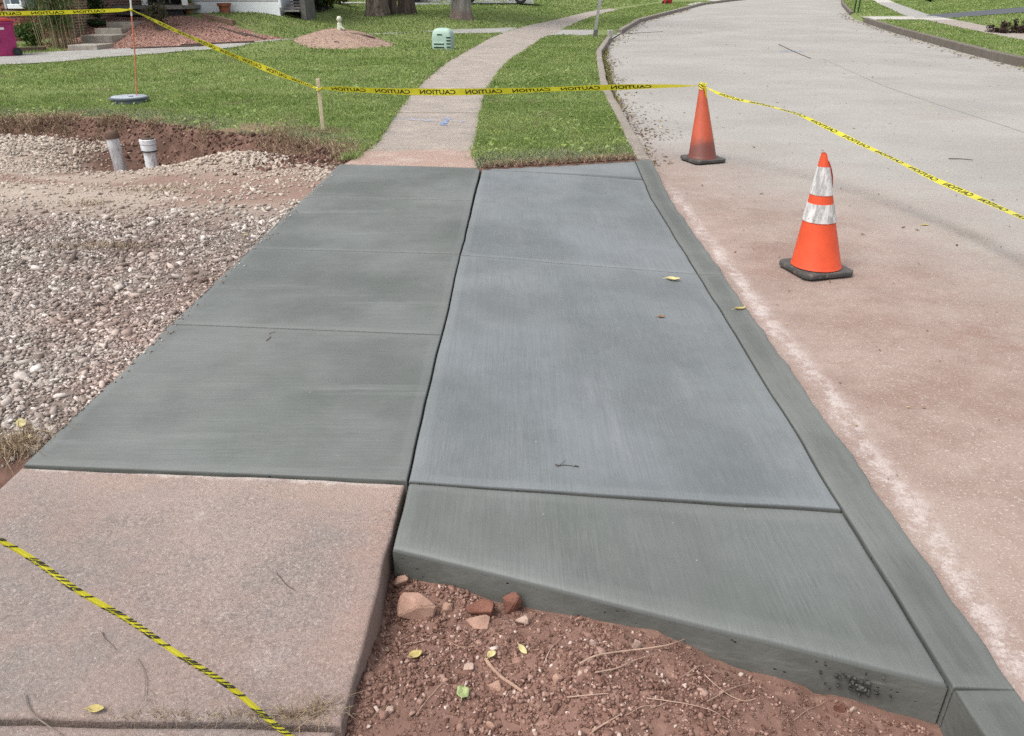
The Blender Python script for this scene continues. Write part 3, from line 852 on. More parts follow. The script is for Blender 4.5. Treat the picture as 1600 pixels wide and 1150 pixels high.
# honeycombed patch in the exposed end of the apron: stones left bare
pp = []
for _ in range(44):
    px = random.gauss(1368, 26); py = random.gauss(1086, 8)
    u = np.clip((px - 612) / (1497 - 612), 0, 1)
    e = G(px, py - 0, zapron)
    xx = float(np.interp(px, [1300, 1440], [0.80, 1.035])); yy = float(near_edge(xx)) + random.uniform(0.006, 0.014)
    pp.append((xx, yy, -0.155 - 0.03 * (py - 1086) / 8 * 0.7))
V, F, r_ = stones(np.array(pp), RNG.uniform(0.004, 0.010, len(pp)), ICO, 0.9)
M_agg = by_rnd('bare_aggregate', [(0.0, (0.02, 0.02, 0.018)), (0.5, (0.055, 0.055, 0.05)), (1.0, (0.09, 0.09, 0.082))])
o = obj('exposed_stone', np_mesh('exposed_stone', V, F, M_agg, {'rnd': r_}), apron); tag(o, kind='stuff')

# old walk in the foreground: two worn slabs
oldw = base_block('old_sidewalk', -1.6, -0.5, -0.8, 2.0, -0.4, -0.17, M_bed)
yj0, yj1 = Y_at(0, 1110), Y_at(545, 1131)
W_worn = wob(51, 0.012, 5.0)
def zold(x, y): return -0.004 + 0.006 * (fbm(x * 3, y * 3, 71) - 0.5)
slab('worn_slab', (xle(yj0), yj0), (xc(yj1) - 0.012, yj1), (xc(Rs[0]) - 0.004, Rs[0] - 0.006), (xle(Ls[0]), Ls[0] - 0.006), zold, 0.13, M_old, oldw, wr=W_worn, wt=wob(52, 0.004, 9), wb=wob(53, 0.007, 6), nu=50, nv=50, gap=0.005, r=0.011, uneven=0.003)
slab('worn_slab', (xle(-0.3), -0.3), (xc(-0.3) - 0.02, -0.3), (xc(yj1) - 0.02, yj1 - 0.006), (xle(yj0), yj0 - 0.006), zold, 0.13, M_old, oldw, wr=W_worn, wt=wob(53, 0.007, 6), nu=30, nv=30, gap=0.006, r=0.016, uneven=0.003)

# old walk going on up the street, slab by slab
M_bedturf = plain('walk_bed', (0.06, 0.05, 0.035), 0.95)
farw = base_block('old_sidewalk', -1.2, -0.45, 8.3, 9.2, -0.4, -0.16, M_bedturf)
yy = [7.46, 8.28]
while yy[-1] < 46: yy.append(yy[-1] + (1.32 if yy[-1] < 30 else 2.0))
for k, (a, b) in enumerate(zip(yy, yy[1:])):
    la = float(sl(a)); ra = float(sr(a)); lb = float(sl(b)); rb = float(sr(b))
    ya_l = Ls[4] + 0.006 if k == 0 else a; ya_r = Rs[4] + 0.006 if k == 0 else a
    if k == 0: la, ra = float(xle(ya_l)) + 0.03, float(xc(ya_r))
    tilt = random.uniform(-0.006, 0.006)
    near = a < 24
    slab('walk_slab', (la, ya_l), (ra, ya_r), (rb, b), (lb, b), lambda x, y, t=tilt: h(x, y) + 0.006 + t, 0.12, M_oldfar, farw, wl=wob(61, 0.03, 3), wr=wob(62, 0.03, 3), nu=14 if near else 5, nv=14 if near else 5, gap=0.009, r=0.014)

# blue locating mark sprayed on the walk
def decal(name, pts2, zf, mat, parent=None, dz=0.004, nsub=6):
    """thin sheet over a four-cornered outline"""
    a, b, c, d = [np.asarray(p[:2], float) for p in pts2]
    V = []
    for v in np.linspace(0, 1, nsub):
        for u in np.linspace(0, 1, nsub):
            q = a * (1 - u) * (1 - v) + b * u * (1 - v) + c * u * v + d * (1 - u) * v
            V.append((q[0], q[1], float(zf(q[0], q[1])) + dz))
    F = [(r * nsub + c_, r * nsub + c_ + 1, (r + 1) * nsub + c_ + 1, (r + 1) * nsub + c_) for r in range(nsub - 1) for c_ in range(nsub - 1)]
    return obj(name, np_mesh(name, V, F, mat), parent)
def mat_spray(name, col, cover=0.48):
    m = Mt(name, 0.8, 0.2); p = m.pos()
    tr = m.nd('ShaderNodeBsdfTransparent'); mx = m.nd('ShaderNodeMixShader')
    m.put(m.b.inputs['Base Color'], col)
    f = m.step(m.noise(p, 28, 5, 0.7), cover, cover + 0.14)
    m.t.links.new(f, mx.inputs[0]); m.t.links.new(tr.outputs[0], mx.inputs[1]); m.t.links.new(m.b.outputs[0], mx.inputs[2])
    m.t.links.new(mx.outputs[0], m.t.nodes['Material Output'].inputs['Surface'])
    return m.m
M_blue = mat_spray('blue_spray', (0.12, 0.27, 0.56), 0.47)
M_bluef = mat_spray('faint_blue_spray', (0.22, 0.36, 0.58), 0.50)
hw = lambda x, y: h(x, y) + 0.012
decal('paint_mark', [G(688, 195, h), G(697, 196, h), G(702, 187, h), G(694, 186.5, h)], hw, M_blue, farw)
decal('paint_mark', [G(692, 188, h), G(704, 189, h), G(705, 186, h), G(692, 185.8, h)], hw, M_blue, farw, 0.006)
decal('paint_mark', [G(686, 197, h), G(699, 197, h), G(699, 194, h), G(686, 194, h)], hw, M_blue, farw, 0.005)
decal('paint_mark', [G(612, 187.5, h), G(690, 192, h), G(690, 189.5, h), G(612, 185, h)], hw, M_bluef, farw, 0.004, 10)
decal('paint_mark', [G(704, 190.5, h), G(728, 192, h), G(728, 190, h), G(704, 188.5, h)], hw, M_bluef, farw, 0.004, 6)

# old kerbs: lengths butted end to end
def kerb_run(parent, fo, fi, ys, top, mat, drop=0.2, wseed=80):
    for a, b in zip(ys, ys[1:]):
        slab('kerb_length', (fi(a), a), (fo(a), a), (fo(b), b), (fi(b), b), top, drop, mat, parent, wr=wob(wseed, 0.018, 2.0), nu=4, nv=10, gap=0.006, r=0.022, uneven=0.006)
okerb = base_block('old_kerb', 1.30, 1.36, 8.0, 9.6, -0.32, -0.15, M_bed)
ys_ = [7.70, 9.6, 11.6, 13.8, 16.2, 18.6, 21.0, APR_Y0 - 0.15]
kerb_run(okerb, lambda y: float(xl(y)), lambda y: float(xl(y)) - 0.15, ys_, lambda x, y: h(x, y) + 0.012, M_kerb)
ys_ = [APR_Y1 + 0.1 + 2.4 * k for k in range(18)]
kerb_run(okerb, lambda y: float(xl(y)), lambda y: float(xl(y)) - 0.17 - 0.0035 * (y - 24), ys_, lambda x, y: h(x, y) + 0.015, M_kerb)
rkerb = base_block('old_kerb', 11.0, 11.05, 14, 16, -0.4, -0.2, M_bed)
ys_ = [10 + 2.4 * k for k in range(12)]
kerb_run(rkerb, lambda y: float(xr(y)) + 0.18, lambda y: float(xr(y)) - 0.0, ys_, lambda x, y: rise(y) + 0.07, M_kerbd, 0.3, 83)
ys_ = [43 + 2.6 * k for k in range(14)]
kerb_run(rkerb, lambda y: float(xr(y)) + 0.18, lambda y: float(xr(y)) - 0.0, ys_, lambda x, y: rise(y) + 0.05, M_kerbd, 0.3, 83)

# gutter strips, neighbour's drive with its apron, right-hand walk and drive
hz = lambda dz: (lambda x, y: h(x, y) + dz)
xs_ = np.linspace(-16, float(sl(APR_Y1)) + 0.05, 90)
V = []; nq = 7
for x in xs_:
    a, b = float(dn(x)), float(df(x))
    for t in np.linspace(0, 1, nq):
        y = a * (1 - t) + b * t
        V.append((x, y, float(ground_z(x, y)) + 0.02))
F = [(i * nq + j, (i + 1) * nq + j, (i + 1) * nq + j + 1, i * nq + j + 1) for i in range(len(xs_) - 1) for j in range(nq - 1)]
tag(obj('driveway', np_mesh('driveway', V, F, M_drive, None, True)), kind='structure')
ribbon('driveway_apron', np.linspace(APR_Y0, APR_Y1, 8), lambda y: float(sr(y)) + 0.02, lambda y: float(xl(y)) - 0.02, lambda x, y: h(x, y) + 0.012 - 0.1 * smooth(0.9, 0.1, xl(y) - x), M_drive, nu=10)
rw = ribbon('sidewalk', [9.0, 9.3], lambda y: rl(y), lambda y: rr_(y), hz(0.0), M_bed, nu=3)
yq = [9.3]
while yq[-1] < 66: yq.append(yq[-1] + 1.6)
for a, b in zip(yq, yq[1:]):
    mt = M_apronR if RDY0 - 1.4 < a < RDY0 + 0.2 or a > 57 else M_oldfar if a < RDY0 + 0.5 else M_drive
    slab('walk_slab', (rl(a), a), (rr_(a), a), (rr_(b), b), (rl(b), b), hz(0.03), 0.1, mt, rw, nu=4, nv=4, gap=0.006, r=0.012)
V = [G(1324, 27, hz(.02)), G(1442, 31.5, hz(.02)), G(1428, 24.5, hz(.02)), G(1379, 23, hz(.02)), G(1330, 24, hz(.02))]
ya, yb2 = RDY0 - 0.1, RDY0 + 1.6
ribbon('driveway_apron', np.linspace(ya, ya + 2.6, 6), lambda y: float(xr(y)) + 0.15, lambda y: float(rl(y)) - 0.02, hz(0.022), M_apronR, nu=8)
M_black = plain('sealed_asphalt', (0.055, 0.058, 0.066), 0.7, 0.2, 3.0, 0.4)
xs_ = np.linspace(float(rr_(RDY0 + 1)) + 0.02, float(RD0[2][0]), 24); V = []
for x in xs_:
    a = float(np.interp(x, RD0[:, 0], RD0[:, 1])); b = float(np.interp(x, RD1[:, 0], RD1[:, 1]))
    for t in np.linspace(0, 1, 6): y = a * (1 - t) + b * t; V.append((x, y, float(h(x, y)) + 0.03))
F = [(i * 6 + j, (i + 1) * 6 + j, (i + 1) * 6 + j + 1, i * 6 + j + 1) for i in range(23) for j in range(5)]
tag(obj('driveway', np_mesh('driveway', V, F, M_black, None, True)), kind='structure')

# sealed crack running down the middle of the road
M_seam = plain('crack_grey', (0.215, 0.21, 0.205), 0.9)  # plain grey of the crack line
P = [G(px, py, zroad) for px, py in [(1285, 92), (1330, 112), (1375, 132), (1420, 148), (1470, 165), (1530, 184), (1600, 207), (1680, 230)]]
V = []
for p in P:
    V += [(p[0] - 0.005, p[1] - 0.007, p[2] + 0.004), (p[0] + 0.005, p[1] + 0.007, p[2] + 0.004)]
F = [(2 * i, 2 * i + 2, 2 * i + 3, 2 * i + 1) for i in range(len(P) - 1)]
obj('crack', np_mesh('crack', V, F, M_seam), road)
# ------------------------------------------------------------------ turf
def grass_patch(m, c):
    p = m.pos()
    a = m.noise(p, 0.55, 5, 0.6); b = m.noise(p, 3.4, 5, 0.7)
    c = m.mix(m.step(a, 0.42, 0.60), c, m.mix(1.0, c, (0.72, 0.80, 0.64), 'MULTIPLY'))
    c = m.mix(m.step(b, 0.50, 0.75), c, m.mix(1.0, c, (1.35, 1.22, 1.05), 'MULTIPLY'))
    c = m.mix(m.math('MULTIPLY', m.step(m.noise(p, 1.3, 5, 0.7), 0.54, 0.70), 0.70), c, (0.26, 0.235, 0.130))
    return c
GR = [(0.0, (0.080, 0.130, 0.034)), (0.25, (0.200, 0.270, 0.080)), (0.75, (0.290, 0.365, 0.125)), (0.95, (0.33, 0.39, 0.155)), (1.0, (0.40, 0.39, 0.22))]
M_grass = by_rnd('grass_blade', GR, 0.6, 0.3, 0, 0, grass_patch, 0.38)
M_dusty = by_rnd('dusty_grass_blade', [(0.0, (0.095, 0.115, 0.062)), (0.5, (0.175, 0.195, 0.115)), (0.8, (0.26, 0.265, 0.18)), (1.0, (0.37, 0.33, 0.24))], 0.8, 0.2, 0, 0, None, 0.2)
M_straw = by_rnd('dead_grass_blade', [(0.0, (0.13, 0.088, 0.055)), (0.5, (0.25, 0.18, 0.115)), (1.0, (0.42, 0.34, 0.23))], 0.9, 0.1, 0, 0, None, 0.15)

def hgz(x, y): return ground_z(x, y)
def lawn(name, x0, x1, y0, y1, dens, keep, hmul, wpx, mat, lean=0.85, hmin=0.018, hmax=0.05):
    x, y = scatter(x0, x1, y0, y1, dens, keep)
    if not len(x): return None
    depth = np.maximum(3, y * CT + 0.6)
    w = np.maximum(0.004, depth / 768 * wpx)
    hh = RNG.uniform(hmin, hmax, len(x)) * hmul * (0.45 + 0.7 * vnoise(x * 2.3, y * 2.3, 5) + 0.7 * vnoise(x * 8, y * 8, 6) ** 2)
    z = hgz(x, y) - 0.004
    return blades(np.stack([x, y, z], 1), hh, w, lean)

in_view = lambda x, y: np.abs(x) < (y * CT + 0.66) * 0.70 + 0.3
dust = lambda x, y: smooth(1.15, 0.3, y - yb(x) + 0.35 * (fbm(x * 2, y * 2, 14) - 0.5)) * (x < -1.2)
bare = lambda x, y: smooth(0.60, 0.68, fbm(x * 1.3, y * 2.6, 91)) * smooth(1.5, 0.2, y - yb(x))
# verge between walk and kerb, and the front lawn
L = []
vd = lambda x, y: np.clip(1 - smooth(0.55, 0.25, y - far_edge(x)) * 0.85, 0, 1)
over = lambda x, y: (x > sr(y) - 0.03) & (x < xl(y) - 0.14) & (y > far_edge(x) + 0.02) & ~((y > APR_Y0) & (y < APR_Y1))
L.append(lawn('v', -0.6, 2.0, 7.2, 12, 5200, lambda x, y: over(x, y) * vd(x, y), 1.0, 0.55, None))
L.append(lawn('v', -0.6, 4.5, 12, 25, 2200, lambda x, y: over(x, y) * in_view(x, y), 1.0, 0.6, None))
L.append(lawn('v', 0.5, 18, 25, 60, 260, lambda x, y: over(x, y) * in_view(x, y), 1.3, 0.9, None))
tl = lambda x, y: (x < sl(y) + 0.04) & (y > yb(x) - 0.02) & ~on_drive(x, y) & ~inpoly(x, y, MUL) & ~((x < -9.3) & (y > 21.9) & (y < 34)) & in_view(x, y)
L.append(lawn('l', -9, -0.3, 7.6, 13, 2900, lambda x, y: tl(x, y) * (1 - 0.82 * dust(x, y)) * (1 - bare(x, y)), 1.15, 0.55, None))
L.append(lawn('l', -15, 0.5, 13, 19, 1100, tl, 1.2, 0.6, None))
L.append(lawn('l', -17, 1.5, 19, 27, 520, tl, 1.3, 0.75, None))
L.append(lawn('l', -22, 12, 27, 46, 190, tl, 1.4, 0.9, None))
L.append(lawn('l', -30, 22, 46, 78, 60, tl, 1.6, 1.2, None))
# ragged fringe over the walk edges, and broad-leaved weeds
for f_, sg in ((sl, 1), (sr, -1)):
    n = 5200
    y = 7.7 + 14.5 * RNG.uniform(0, 1, n) ** 1.5; x = f_(y) - sg * 0.02 + sg * RNG.normal(0, 0.028, n) * (0.4 + 1.2 * vnoise(y * 2.2, y * 0, 3))
    L.append(blades(np.stack([x, y, h(x, y) - 0.005], 1), RNG.uniform(0.03, 0.085, n), np.maximum(0.004, y / 768 * 0.55), 1.3))
x, y = scatter(-11, 1.4, 7.8, 17, 90, lambda x, y: (tl(x, y) | over(x, y)) * (fbm(x * 1.1, y * 1.1, 37) > 0.52))
L.append(cards(np.stack([x, y, ground_z(x, y) + 0.035], 1), RNG.uniform(0.014, 0.036, len(x)), RNG.uniform(0.3, 0.95, len(x)), 0.5, 0.6))
V, F, r_ = join([l for l in L if l]); tag(obj('lawn_grass', np_mesh('lawn_grass', V, F, M_grass, {'rnd': r_})), kind='stuff')
R = [lawn('r', 10, 26, 14, 32, 420, lambda x, y: turf_right(x, y) * in_view(x, y), 1.3, 0.75, None),
     lawn('r', 12, 46, 32, 62, 120, lambda x, y: turf_right(x, y) * in_view(x, y), 1.5, 1.0, None)]
V, F, r_ = join(R); tag(obj('lawn_grass', np_mesh('lawn_grass', V, F, M_grass, {'rnd': r_})), kind='stuff')

# dusty, trodden grass by the dig and at the cut end of the verge
L = [lawn('d', -9, -1.2, 7.4, 12, 2400, lambda x, y: tl(x, y) * dust(x, y) * (1 - bare(x, y)), 1.1, 0.55, None, 0.9),
     lawn('d', -0.5, 1.3, 7.2, 8.6, 4200, lambda x, y: over(x, y) * smooth(0.95, 0.1, y - far_edge(x) + 0.25 * (fbm(x * 4, y * 4, 3) - 0.5)) , 1.25, 0.6, None, 1.0)]
V, F, r_ = join(L); tag(obj('dusty_grass', np_mesh('dusty_grass', V, F, M_dusty, {'rnd': r_})), kind='stuff')

# torn roots and dead grass hanging on the bank, at slab corners, on the gravel and at the foreground joint
def tuft(cx, cy, rx, ry, n, hgt=(0.03, 0.09), lean=1.3, zf=ground_z, w=0.004, dz=0.0):
    x = RNG.normal(cx, rx, n); y = RNG.normal(cy, ry, n)
    return blades(np.stack([x, y, zf(x, y) + dz], 1), RNG.uniform(*hgt, n), w, lean)
L = []
n = 7600
x = RNG.uniform(-8, -1.55, n); y = yb(x) + RNG.normal(-0.08, 0.13, n); cl = vnoise(x * 3.5, y * 0 + 1, 6) > 0.42
x, y = x[cl], y[cl]
L.append(blades(np.stack([x, y, ground_z(x, y)], 1), RNG.uniform(0.03, 0.11, len(x)), 0.006, 1.4))
for (px, py, rx, ry, k) in [(505, 208, .16, .10, 380), (470, 203, .2, .06, 260), (540, 232, .16, .12, 420), (520, 222, .18, .1, 300), (140, 197, .5, .1, 300),
                            (178, 386, .14, .03, 160), (110, 388, .2, .03, 160), (225, 300, .2, .05, 120), (275, 295, .12, .05, 100), (140, 320, .1, .05, 120)]:
    c = G(px, py, ground_z); L.append(tuft(c[0], c[1], rx, ry, k, (0.02, 0.06) if py > 280 else (0.03, 0.08), 1.6))
c = G(18, 700, flat0); L.append(tuft(c[0] - 0.02, c[1] + 0.05, 0.055, 0.05, 420, (0.03, 0.09), 1.7, lambda x, y: 0 * x - 0.035, 0.003))
c = G(450, 1118, flat0); L.append(tuft(c[0], c[1], 0.060, 0.009, 300, (0.008, 0.028), 2.6, lambda x, y: 0 * x - 0.004, 0.0016))
c = G(520, 1105, flat0); L.append(tuft(c[0] - 0.02, c[1], 0.02, 0.012, 90, (0.008, 0.030), 2.6, lambda x, y: 0 * x - 0.004, 0.0016))
c = G(300, 1117, flat0); L.append(tuft(c[0], c[1], 0.12, 0.006, 160, (0.008, 0.025), 2.0, lambda x, y: 0 * x - 0.006, 0.0016))
V, F, r_ = join(L); tag(obj('dead_grass', np_mesh('dead_grass', V, F, M_straw, {'rnd': r_})), kind='stuff')

# clods of turf crumbling on the bank
L = []
n = 5200
x = RNG.uniform(-8, -1.5, n); y = yb(x) - np.abs(RNG.normal(0.05, 0.30, n))
L.append(stones(np.stack([x, y, ground_z(x, y)], 1), 0.004 + 0.050 * RNG.beta(0.8, 4.5, n), ICO, 0.8, 0.35))
n = 700
x = RNG.normal(-2.2, 0.35, n); y = RNG.normal(8.15, 0.22, n)
L.append(stones(np.stack([x, y, ground_z(x, y)], 1), RNG.uniform(0.008, 0.035, n), ICO, 0.8, 0.35))
M_clod = by_rnd('soil_clod', [(0.0, (0.040, 0.022, 0.016)), (0.5, (0.105, 0.060, 0.046)), (0.85, (0.18, 0.110, 0.085)), (1.0, (0.29, 0.19, 0.15))], 0.95, 0.1, 60, 0.3)
V, F, r_ = join(L); tag(obj('soil_clods', np_mesh('soil_clods', V, F, M_clod, {'rnd': r_})), kind='stuff')

# ------------------------------------------------------------------ gravel of the stripped driveway
def gmask(x, y):
    # stones thin out where it is rolled flat or covered by soil
    b = yb(x) - y
    m = smooth(0.30, 0.75, b + 0.5 * (fbm(x * 2.2, y * 2.2, 61) - 0.5))
    m = m * (0.42 + 0.58 * smooth(0.36, 0.52, fbm(x * 3.1, y * 3.1, 29)))
    m = m * (1 - 0.97 * np.exp(-(((x + 4.4) / 0.62) ** 2 + ((y - 9.6) / 0.42) ** 2)))
    m = m * (x < xle(y) + 0.005) * ~((x < -1.7) & (y < 2.36 + 0.06 * np.sin(x * 14)))
    return m * in_view(x, y)
flat_zone = lambda x, y: smooth(5.2, 6.2, y + 0.6 * (fbm(x * 1.2, y * 1.2, 7) - 0.5)) * smooth(9.1, 8.2, y) * smooth(-2.2, -3.6, x)
soil_zone = lambda x, y: np.maximum(0.8 * np.exp(-((x + 1.9) / 0.55) ** 2) * smooth(4.8, 6.0, y) * smooth(0.40, 0.58, fbm(x * 2.6, y * 2.6, 23)), np.maximum(np.exp(-(((x + 2.9) / 0.9) ** 2 + ((y - 7.3) / 0.45) ** 2)), smooth(0.50, 0.60, fbm(x * 0.9, y * 1.4, 77)) * smooth(5.4, 6.4, y) * smooth(9.0, 8.2, y)))
L = []
def lay(x0, x1, y0, y1, dens, keep, s0, s1, proto, flat=0.55, lift=0.3):
    x, y = scatter(x0, x1, y0, y1, dens, keep)
    s = s0 + (s1 - s0) * RNG.beta(1.3, 3.2, len(x))
    z = ground_z(x, y) + s * flat * lift
    return stones(np.stack([x, y, z], 1), s, proto, flat, 0.27, None, 0.42)
L.append(lay(-3.2, -1.6, 2.1, 4.0, 3000, gmask, 0.007, 0.024, ICO, 0.5, 0.5))
L.append(lay(-3.2, -1.6, 2.1, 4.0, 4200, gmask, 0.008, 0.028, OCT, 0.5, 0.5))
L.append(lay(-4.4, -1.6, 4.0, 5.6, 1500, lambda x, y: gmask(x, y) * (1 - 0.6 * soil_zone(x, y)), 0.006, 0.026, ICO, 0.5, 0.45))
L.append(lay(-4.4, -1.6, 4.0, 5.6, 2600, lambda x, y: gmask(x, y) * (1 - 0.6 * soil_zone(x, y)), 0.008, 0.029, OCT, 0.5, 0.45))
L.append(lay(-4.4, -1.6, 2.1, 5.6, 9000, lambda x, y: (gmask(x, y) > 0.02) & in_view(x, y), 0.002, 0.007, OCT, 0.7, 0.3))
L.append(lay(-4.4, -1.6, 2.1, 5.6, 90, gmask, 0.026, 0.044, ICO, 0.5, 0.4))
L.append(lay(-8.2, -1.6, 5.6, 9.9, 1000, lambda x, y: gmask(x, y) * (1 - 0.75 * flat_zone(x, y)) * (1 - 0.72 * soil_zone(x, y)), 0.011, 0.036, ICO, 0.62, 0.35))
L.append(lay(-8.2, -1.6, 5.6, 9.9, 900, lambda x, y: gmask(x, y) * (1 - 0.3 * soil_zone(x, y)), 0.005, 0.013, OCT, 0.7, 0.3))
L.append(lay(-8.4, -5.0, 8.9, 10.4, 700, lambda x, y: gmask(x, y), 0.015, 0.042, ICO, 0.7, 0.6))
L.append(lay(-3.9, -2.3, 8.1, 8.8, 900, lambda x, y: gmask(x, y), 0.014, 0.040, ICO, 0.7, 0.6))
def gpatch(m, c):
    p = m.pos(); X, Y, Z = m.xyz(p)
    c = m.mix(m.step(m.noise(p, 0.9, 4), 0.42, 0.64), c, m.mix(1.0, c, (1.0, 0.88, 0.85), 'MULTIPLY'))
    c = m.mix(m.step(m.noise(p, 1.7, 4), 0.54, 0.66), c, m.mix(1.0, c, (0.74, 0.71, 0.70), 'MULTIPLY'))
    f = m.math('MULTIPLY', m.step(Y, 5.0, 6.8), 0.55)
    return m.mix(f, c, (0.43, 0.365, 0.295))
M_gravel = by_rnd('gravel_stone', [(0.0, (0.150, 0.118, 0.100)), (0.3, (0.255, 0.212, 0.186)), (0.65, (0.345, 0.300, 0.265)), (0.88, (0.44, 0.395, 0.355)), (1.0, (0.58, 0.54, 0.50))], 0.9, 0.2, 55, 0.25, gpatch)
# a few stones kicked over the edge of the new walk
n = 260
y = RNG.uniform(2.5, 7.2, n); x = xle(y) + 0.01 + np.abs(RNG.normal(0, 0.030, n)) * (vnoise(y * 3, y * 0, 8) > 0.35); s_ = RNG.uniform(0.003, 0.011, n)
L.append(stones(np.stack([x, y, 0.35 * s_], 1), s_, OCT, 0.7))
V, F, r_ = join(L); tag(obj('gravel', np_mesh('gravel', V, F, M_gravel, {'rnd': r_})), kind='stuff')

# ------------------------------------------------------------------ crumbled red soil of the verge pit
pitm = lambda x, y: ((x > xc(y) - 0.02) & (x < 1.1) & (y < near_edge(x) - 0.005)).astype(float)
cl = lambda x, y: pitm(x, y) * np.clip(0.25 + 1.5 * smooth(0.42, 0.66, fbm(x * 4.2, y * 4.2, 19)) , 0, 1)
def laypit(dens, keep, s0, s1, proto, flat=0.75, lift=0.35, b=4.0):
    x, y = scatter(-0.42, 1.1, 0.55, 1.84, dens, keep)
    s = s0 + (s1 - s0) * RNG.beta(1.0, b, len(x))
    return stones(np.stack([x, y, ground_z(x, y) + s * flat * lift], 1), s, proto, flat, 0.3, None, 0.8)
L = [laypit(26000, pitm, 0.0012, 0.0048, OCT), laypit(15000, cl, 0.003, 0.011, ICO, 0.8, 0.3, 3.0), laypit(1000, cl, 0.005, 0.018, OCT, 0.8, 0.15, 3.0), laypit(420, cl, 0.008, 0.026, ICO, 0.75, -0.15, 2.5), laypit(40000, pitm, 0.001, 0.003, OCT, 0.8, 0.4, 3.0)]
M_crumb = by_rnd('soil_crumb', [(0.0, (0.095, 0.050, 0.038)), (0.4, (0.180, 0.102, 0.078)), (0.8, (0.265, 0.160, 0.127)), (0.97, (0.36, 0.24, 0.195)), (1.0, (0.50, 0.41, 0.36))], 0.95, 0.1, 160, 0.28)
V, F, r_ = join(L); tag(obj('soil_crumbs', np_mesh('soil_crumbs', V, F, M_crumb, {'rnd': r_})), kind='stuff')

# shredded bark of the mulch bank
def in_mul(x, y): return inpoly(x, y, MUL).astype(float)
x, y = scatter(-14, -6, 20, 29, 900, in_mul)
V, F, r_ = cards(np.stack([x, y, ground_z(x, y) + 0.01], 1), RNG.uniform(0.012, 0.032, len(x)), None, 0.25, 0.4)
M_bark = by_rnd('bark_chip', [(0.0, (0.26, 0.155, 0.125)), (0.5, (0.40, 0.26, 0.215)), (1.0, (0.52, 0.37, 0.315))], 0.95, 0.1, 0, 0)
tag(obj('bark_mulch', np_mesh('bark_mulch', V, F, M_bark, {'rnd': r_})), kind='stuff')

# leaf litter in the gutters, crumbs of leaf on the road
L = []
n = 900
y = RNG.uniform(7.9, 23.5, n); x = xl(y) + 0.03 + np.abs(RNG.normal(0, 0.10, n)) * (1 + 1.4 * (vnoise(y * 0.7, y * 0, 4) > 0.55)); L.append((x, y, RNG.uniform(0.012, 0.038, n)))
n = 500
y = RNG.uniform(24, 50, n); x = xl(y) + 0.05 + np.abs(RNG.normal(0, 0.2, n)); L.append((x, y, RNG.uniform(0.02, 0.06, n)))
n = 420
y = RNG.uniform(15, 45, n); x = xr(y) - 0.05 - np.abs(RNG.normal(0, 0.22, n)); L.append((x, y, RNG.uniform(0.02, 0.06, n)))
n = 420
y = RNG.uniform(1.2, 34, n) ; x = xl(y) + 0.1 + RNG.uniform(0, 1, n) ** 1.3 * (xr(y) - xl(y)); L.append((x, y, RNG.uniform(0.006, 0.022, n) * (1 + y * 0.02)))
n = 260
y = RNG.uniform(9.5, 13, n); x = xl(y) + np.abs(RNG.normal(0.1, 0.3, n)); L.append((x, y, RNG.uniform(0.01, 0.03, n)))
n = 700
y = RNG.uniform(1.2, 14, n); x = xl(y) + 0.06 + RNG.uniform(0, 1, n) ** 1.2 * (xr(y) - xl(y)) * 0.9; L.append((x, y, RNG.uniform(0.003, 0.013, n)))
P = [cards(np.stack([a, b, zroad(a, b) + 0.006], 1), s, None, 0.22, 0.42) for a, b, s in L]
M_lit = by_rnd('dry_leaf_litter', [(0.0, (0.055, 0.038, 0.028)), (0.5, (0.13, 0.085, 0.058)), (0.82, (0.22, 0.16, 0.09)), (0.93, (0.42, 0.36, 0.13)), (1.0, (0.50, 0.46, 0.24))], 0.9, 0.1, 0, 0)
V, F, r_ = join(P); tag(obj('leaf_litter', np_mesh('leaf_litter', V, F, M_lit, {'rnd': r_})), kind='stuff')

# weeds and wet leaves filling the gutter, roots at the cut end of the verge
n = 2600
y = RNG.uniform(12.2, 23.0, n); x = xl(y) + 0.02 + np.abs(RNG.normal(0, 0.055, n)) * (0.6 + 0.8 * vnoise(y * 1.5, y * 0, 9))
V, F, r_ = join([blades(np.stack([x, y, zroad(x, y)], 1), RNG.uniform(0.015, 0.055, n), 0.011, 1.2), cards(np.stack([x, y, zroad(x, y) + 0.012], 1), RNG.uniform(0.01, 0.028, n), None, 0.4)])
M_weed = by_rnd('gutter_weed', [(0.0, (0.065, 0.05, 0.035)), (0.4, (0.13, 0.12, 0.05)), (0.8, (0.22, 0.22, 0.085)), (1.0, (0.42, 0.38, 0.17))], 0.9, 0.1, 0, 0)
tag(obj('gutter_weeds', np_mesh('gutter_weeds', V, F, M_weed, {'rnd': r_})), kind='stuff')
n = 900
x = RNG.uniform(-0.26, 1.2, n); y = far_edge(x) + RNG.normal(0.055, 0.03, n); y = np.maximum(y, far_edge(x) + 0.012)
V, F, r_ = stones(np.stack([x, y, ground_z(x, y) + 0.004], 1), RNG.uniform(0.006, 0.026, n), ICO, 0.8, 0.35)
o = obj('soil_clods', np_mesh('soil_clods', V, F, M_clod, {'rnd': r_})); tag(o, kind='stuff')
n = 1500
x = RNG.uniform(-0.26, 1.2, n); y = far_edge(x) + np.abs(RNG.normal(0.05, 0.05, n)) + 0.012
V, F, r_ = blades(np.stack([x, y, ground_z(x, y)], 1), RNG.uniform(0.02, 0.08, n), 0.006, 1.3)
tag(obj('dead_grass', np_mesh('dead_grass', V, F, M_straw, {'rnd': r_})), kind='stuff')
